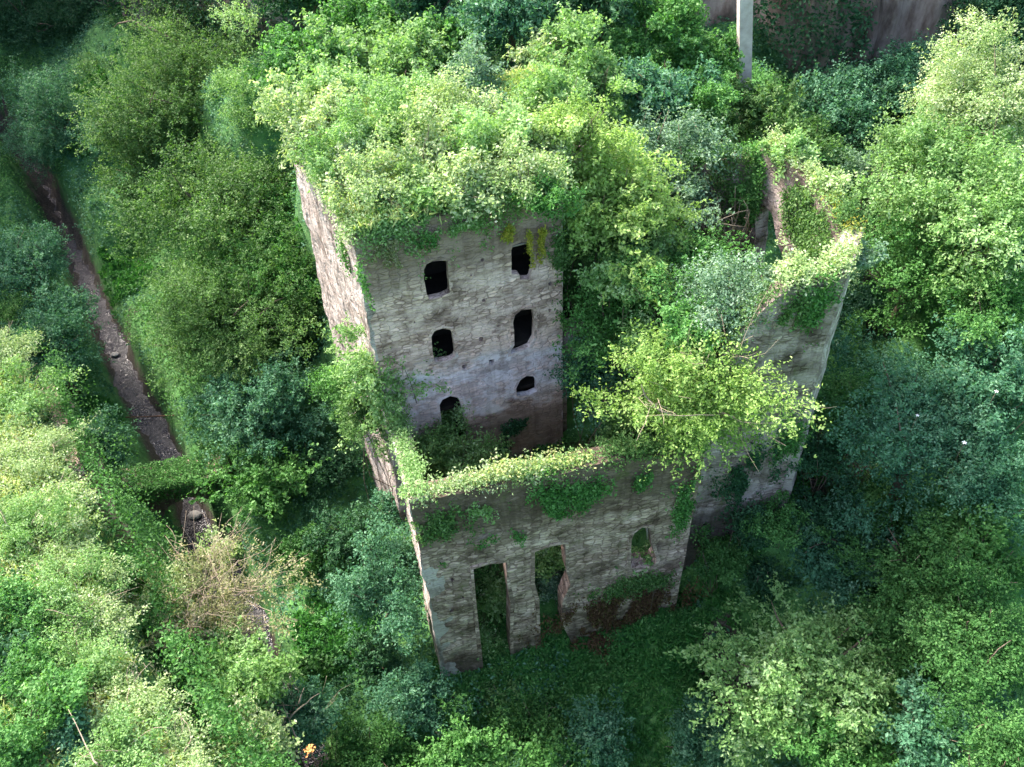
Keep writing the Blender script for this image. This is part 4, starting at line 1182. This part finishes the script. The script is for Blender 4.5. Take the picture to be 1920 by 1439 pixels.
# inner faces of the wing
def inner_patch(wall, u, z, ru, rz, n, kind, label):
    SEED[0] += 1; rs = np.random.RandomState(SEED[0]); an = rs.uniform(0, 6.28, n); r_ = np.sqrt(rs.rand(n))
    P = np.array([wall.pt(u + ru * a * math.cos(b), z + rz * a * math.sin(b), -.85 - .1 * rs.rand()) for a, b in zip(r_, an)])
    scatter('ivy', kind, P, (-wall.n[0], -wall.n[1], .1), label, 'ivy', size=.15, per=7, spread=.12, up=.25)
inner_patch(wb, 1.2, 11.6, 1.4, 2.2, 380, 'olive', 'olive creeper inside the far left part of the rear wing wall')
inner_patch(wx2, 1.8, 11.2, 1.9, 2.6, 900, 'olive', 'olive creeper covering the inside of the right wing wall')
inner_patch(wx3, .5, 12.3, 1.3, 1.4, 420, 'olive', 'rusty olive creeper above the arched opening inside the wing')
inner_patch(wx3, 4.2, 11.6, 1.0, 2.2, 500, 'green', 'green ivy inside the rear wing wall left of the opening')

# bare branches inside the wing
def branches(name, label, cat, segs, mat=TWIG, r0=.05):
    rs = np.random.RandomState(len(label)); b = np.array(segs[0][0]); root = empty(name, b); tag(root, label, cat)
    link('branch', tubes_mesh('branch', [(bend(rs, a, c, 7, .08), np.linspace(r0, .012, 7)) for a, c in segs], 6), mat, root)
    return root
bs = at(1360, 480, 8)
branches('bare_bush', 'bare pale branches of a leafless bush inside the wing', 'bush',
         [(bs, at(x, y, z)) for x, y, z in [(1345, 370, 11.5), (1405, 395, 11.2), (1380, 350, 12), (1325, 420, 10.8), (1410, 430, 10.2), (1370, 400, 11), (1350, 440, 10), (1395, 375, 11.8), (1330, 390, 11.4)]] +
         [(at(1325, 425, 10.6), at(1405, 392, 11.3)), (at(1340, 420, 10.8), at(1395, 425, 10.6))])
rb_ = np.random.RandomState(15)
for _ in range(1):
    sg = []
    for k_ in range(16):
        a_ = at(rb_.uniform(1310, 1400), rb_.uniform(440, 490), 8.6); sg.append((a_, at(a_[0] * 0 + rb_.uniform(1310, 1430), rb_.uniform(320, 420), rb_.uniform(10.5, 12.2))))
    branches('bare_bush', 'many thin dry stems standing behind the thicker bare branches in the wing', 'bush', sg, r0=.028)
b2 = at(1760, 1010, .5)
branches('fallen_branch', 'pale bare branch sticking out of the right bank trees', 'branch', [(b2 + (1.5, .5, -1), at(1715, 1050, 1.2)), (at(1750, 1035, 1.2), at(1735, 1018, 1.6))])
b3 = at(560, 1390, -5)
branches('bare_branch', 'curved bare pale branch above the bluish bottom left bush', 'branch', [(b3, at(530, 1320, -4)), (at(540, 1350, -4.5), at(600, 1300, -4)), (at(560, 1320, -4.2), at(570, 1290, -4))])
b4 = at(180, 1430, 5.8)
branches('bare_branch', 'thin brown stem lying along the terrace hedge at the bottom left', 'branch', [(b4, at(130, 1330, 6.2))], r0=.04)

# ------------------------------------------------------------------ small things
def mossy_bridge():
    a = at(180, 935, -7.2)[:2]; b = at(425, 890, -7.2)[:2]
    w_ = Wall(a, b); L = w_.L
    root = empty('mossy_footbridge', (*((a + b) / 2), -12)); tag(root, 'moss covered stone arch footbridge crossing the dark stream', 'bridge')
    c = L * .62; arch = [(c - 2.1, -15), (c - 2.1, -10.6), (c - 1.5, -9.4), (c, -8.7), (c + 1.5, -9.4), (c + 2.1, -10.6), (c + 2.1, -15)]
    w_.build('arch_wall', MAS_FRONT, root, 1.9, -13.5, lambda u: -7.2 + .15 * math.sin(u), [arch], .3, 77, rough=.1)
    rs = np.random.RandomState(8)
    P = np.array([w_.pt(rs.uniform(0, L), -7.15 + .1 * rs.rand(), -rs.uniform(-.1, 2.0)) for _ in range(1500)])
    P2 = np.array([w_.pt(rs.uniform(0, L), -7.2 - 1.6 * rs.rand() ** 2, .12) for _ in range(500)])
    scatter('moss', 'green', np.vstack([P, P2]), (0, 0, 1), None, size=.13, per=9, spread=.10, parent=root)
mossy_bridge()


def terrace_wall():
    root = empty('terrace_wall', tuple(TERR[3])); tag(root, 'mossy retaining wall of the left terrace above the stream', 'wall')
    for i in (2,):
        a, b = TERR[i][:2], TERR[i + 1][:2]
        w_ = Wall(b, a, flip=False)
        if w_.n @ (np.array([0, 30]) - a) < 0: w_ = Wall(a, b)
        w_.A = w_.A + w_.n * .35
        w_.build('wall_section', MAS_FRONT, root, .7, -11, lambda u: 1.0 + .1 * math.sin(u * 2), [], .35, 80 + i, rough=.2)
        rs = np.random.RandomState(4)
        P = np.array([w_.pt(rs.uniform(0, w_.L), 1.2 - 9 * rs.rand() ** 1.8, .12) for _ in range(900)]); P = P[vnoise(P * .9, 83) > -.25]
        scatter('ivy', 'green', P, (w_.n[0], w_.n[1], .3), None, size=.16, per=7, spread=.14, parent=root)
        P = np.array([w_.pt(rs.uniform(0, w_.L), 1.05, -rs.rand() * .8) for _ in range(500)])
        scatter('moss', 'green', P, (0, 0, 1), None, size=.10, per=8, spread=.12, parent=root)
terrace_wall()

pc = at(1403, 104, 12.6)
def pillar():
    root = empty('concrete_pillar', (pc[0], pc[1], 8)); tag(root, 'pale slightly leaning square pillar rising at the top edge in front of the cliff', 'pillar')
    w_ = .38; V = []
    for z in (8, 16, 26):
        for sx_, sy_ in ((-1, -1), (1, -1), (1, 1), (-1, 1)): V.append((pc[0] + sx_ * w_ - .14 * (z - 12.6), pc[1] + sy_ * w_ + 1, z))
    F = [(i * 4 + k, i * 4 + (k + 1) % 4, i * 4 + 4 + (k + 1) % 4, i * 4 + 4 + k) for i in range(2) for k in range(4)] + [(8, 9, 10, 11)]
    me = bpy.data.meshes.new('shaft'); me.from_pydata(V, [], F); me.update(); link('shaft', me, CONC, root)
    V = [(x + (x - pc[0]) * .4, y + (y - pc[1] - 1) * .4, z) for x, y, z in [v for v in V[:4]]]
    V2 = [(a, b, 9.2) for a, b, _ in V]; V = [(a, b, 7) for a, b, _ in V] + V2
    me = bpy.data.meshes.new('footing'); me.from_pydata(V, [], [(k, (k + 1) % 4, 4 + (k + 1) % 4, 4 + k) for k in range(4)] + [(4, 5, 6, 7)]); me.update(); link('footing', me, CONC, root)
pillar()

tag(link('rusty_pipe', tubes_mesh('rusty_pipe', [(bend(np.random.RandomState(4), at(235, 783, -10), at(350, 778, -10), 8, .01), [.045] * 8)]), RUST), 'thin rusty pipe spanning the stream above the bridge', 'pipe')


def blob(name, c, r, mat, label, cat, group, seed):
    rs = np.random.RandomState(seed); me = bpy.data.meshes.new(name); import bmesh
    bm = bmesh.new(); bmesh.ops.create_icosphere(bm, subdivisions=2, radius=1)
    for v in bm.verts:
        k = 1 + .25 * float(vnoise(np.array([[v.co.x * 1.7, v.co.y * 1.7, v.co.z * 1.7]]), seed)[0])
        v.co = Vector((v.co.x * r * k * 1.3, v.co.y * r * k, v.co.z * r * k * .6))
    bm.to_mesh(me); bm.free()
    o = link(name, me, mat); o.location = Vector([float(x) for x in c]); tag(o, label, cat, group); return o
for i, (px, py, z, r_, lb) in enumerate([(50, 380, -10.4, .35, 'white boulder on the left edge of the upper stream'), (108, 470, -10.9, .2, 'white stone in midstream below the boulder'),
                                      (215, 665, -11.4, .28, 'pale stone at the narrow bend of the stream'), (1348, 1290, -11.3, .14, 'small pale stone on the bare earth patch'),
                                      (365, 965, -12.6, .35, 'pale stone in the stream just below the bridge')]):
    blob('stone', at(px, py, z), r_, STONE, lb, 'stone', 'pale stones', 200 + i)
blob('rubble_heap', at(20, 130, -5), 3.0, simple_mat('rubble', [(.12, .10, .09), (.3, .26, .24)], 3, bump=1), 'brown rubble heap at the upper left edge', 'rubble', None, 230)


def flower(px, py, z, r_, label, mat=PETAL, grp='white blossoms'):
    c = at(px, py, z); root = empty('blossom', c); tag(root, label, 'flower', grp)
    V = [(0, 0, 0)]; F = []
    for k in range(5):
        a = k * 2 * math.pi / 5
        i = len(V); V += [(r_ * .6 * math.cos(a - .4), r_ * .6 * math.sin(a - .4), .04), (r_ * math.cos(a), r_ * math.sin(a), .02), (r_ * .6 * math.cos(a + .4), r_ * .6 * math.sin(a + .4), .04)]
        F.append((0, i, i + 1, i + 2))
    me = bpy.data.meshes.new('petals'); me.from_pydata([(x + c[0], y + c[1], z_ + c[2]) for x, y, z_ in V], [], F); me.update()
    link('petals', me, mat, root)
    link('stalk', tubes_mesh('stalk', [([c + (0, 0, -1.2), c + (0, 0, -.02)], [.012, .012])], 5), BARK, root)
flower(1808, 831, 6.9, .12, 'large white blossom on the big bluish tree of the right bank')
flower(1868, 735, 7.4, .10, 'white blossom near the right edge, above the large one')
flower(1190, 512, 11.8, .10, 'white blossom between facade and wing, upper one')
flower(1236, 538, 11.4, .09, 'white blossom between facade and wing, lower right one')
flower(1720, 780, 6.4, .09, 'tiny white blossom left of the large one on the right bank')

fp = at(580, 1405, -1)
st = empty('orange_flower', fp + (0, 0, -3)); tag(st, 'orange topped flower stalk at the bottom edge left of centre', 'flower')
link('stalk', tubes_mesh('stalk', [([fp + (0, -.3, -3.5), fp], [.03, .02])], 5), RUST, st)
rs9 = np.random.RandomState(3)
me = leaf_mesh('petals', fp + rs9.normal(0, .10, (60, 3)) * (1, 1, .3), norm(rs9.normal(size=(60, 3)) * .4 + (0, 0, 1)), .12, rs9, rs9.rand(60))
link('petals', me, ORANGE, st)

print('LEAVES', TOTAL[0])

# ------------------------------------------------------------------ air
def haze(density):
    V = [(x, y, z) for z in (-40, 40) for x, y in ((-70, -30), (70, -30), (70, 100), (-70, 100))]
    me = bpy.data.meshes.new('haze'); me.from_pydata(V, [], [(3, 2, 1, 0), (4, 5, 6, 7), (0, 1, 5, 4), (1, 2, 6, 5), (2, 3, 7, 6), (3, 0, 4, 7)]); me.update()
    m, n, l = mat_new('haze_air'); p = n.new('ShaderNodeVolumePrincipled'); p.inputs['Color'].default_value = (.9, .95, 1, 1)
    p.inputs['Density'].default_value = density; p.inputs['Anisotropy'].default_value = .3
    o = n.new('ShaderNodeOutputMaterial'); l.new(p.outputs[0], o.inputs['Volume'])
    tag(link('haze', me, m), 'thin moist air filling the ravine', kind='stuff')
HAZE = 0.0
if HAZE: haze(HAZE)
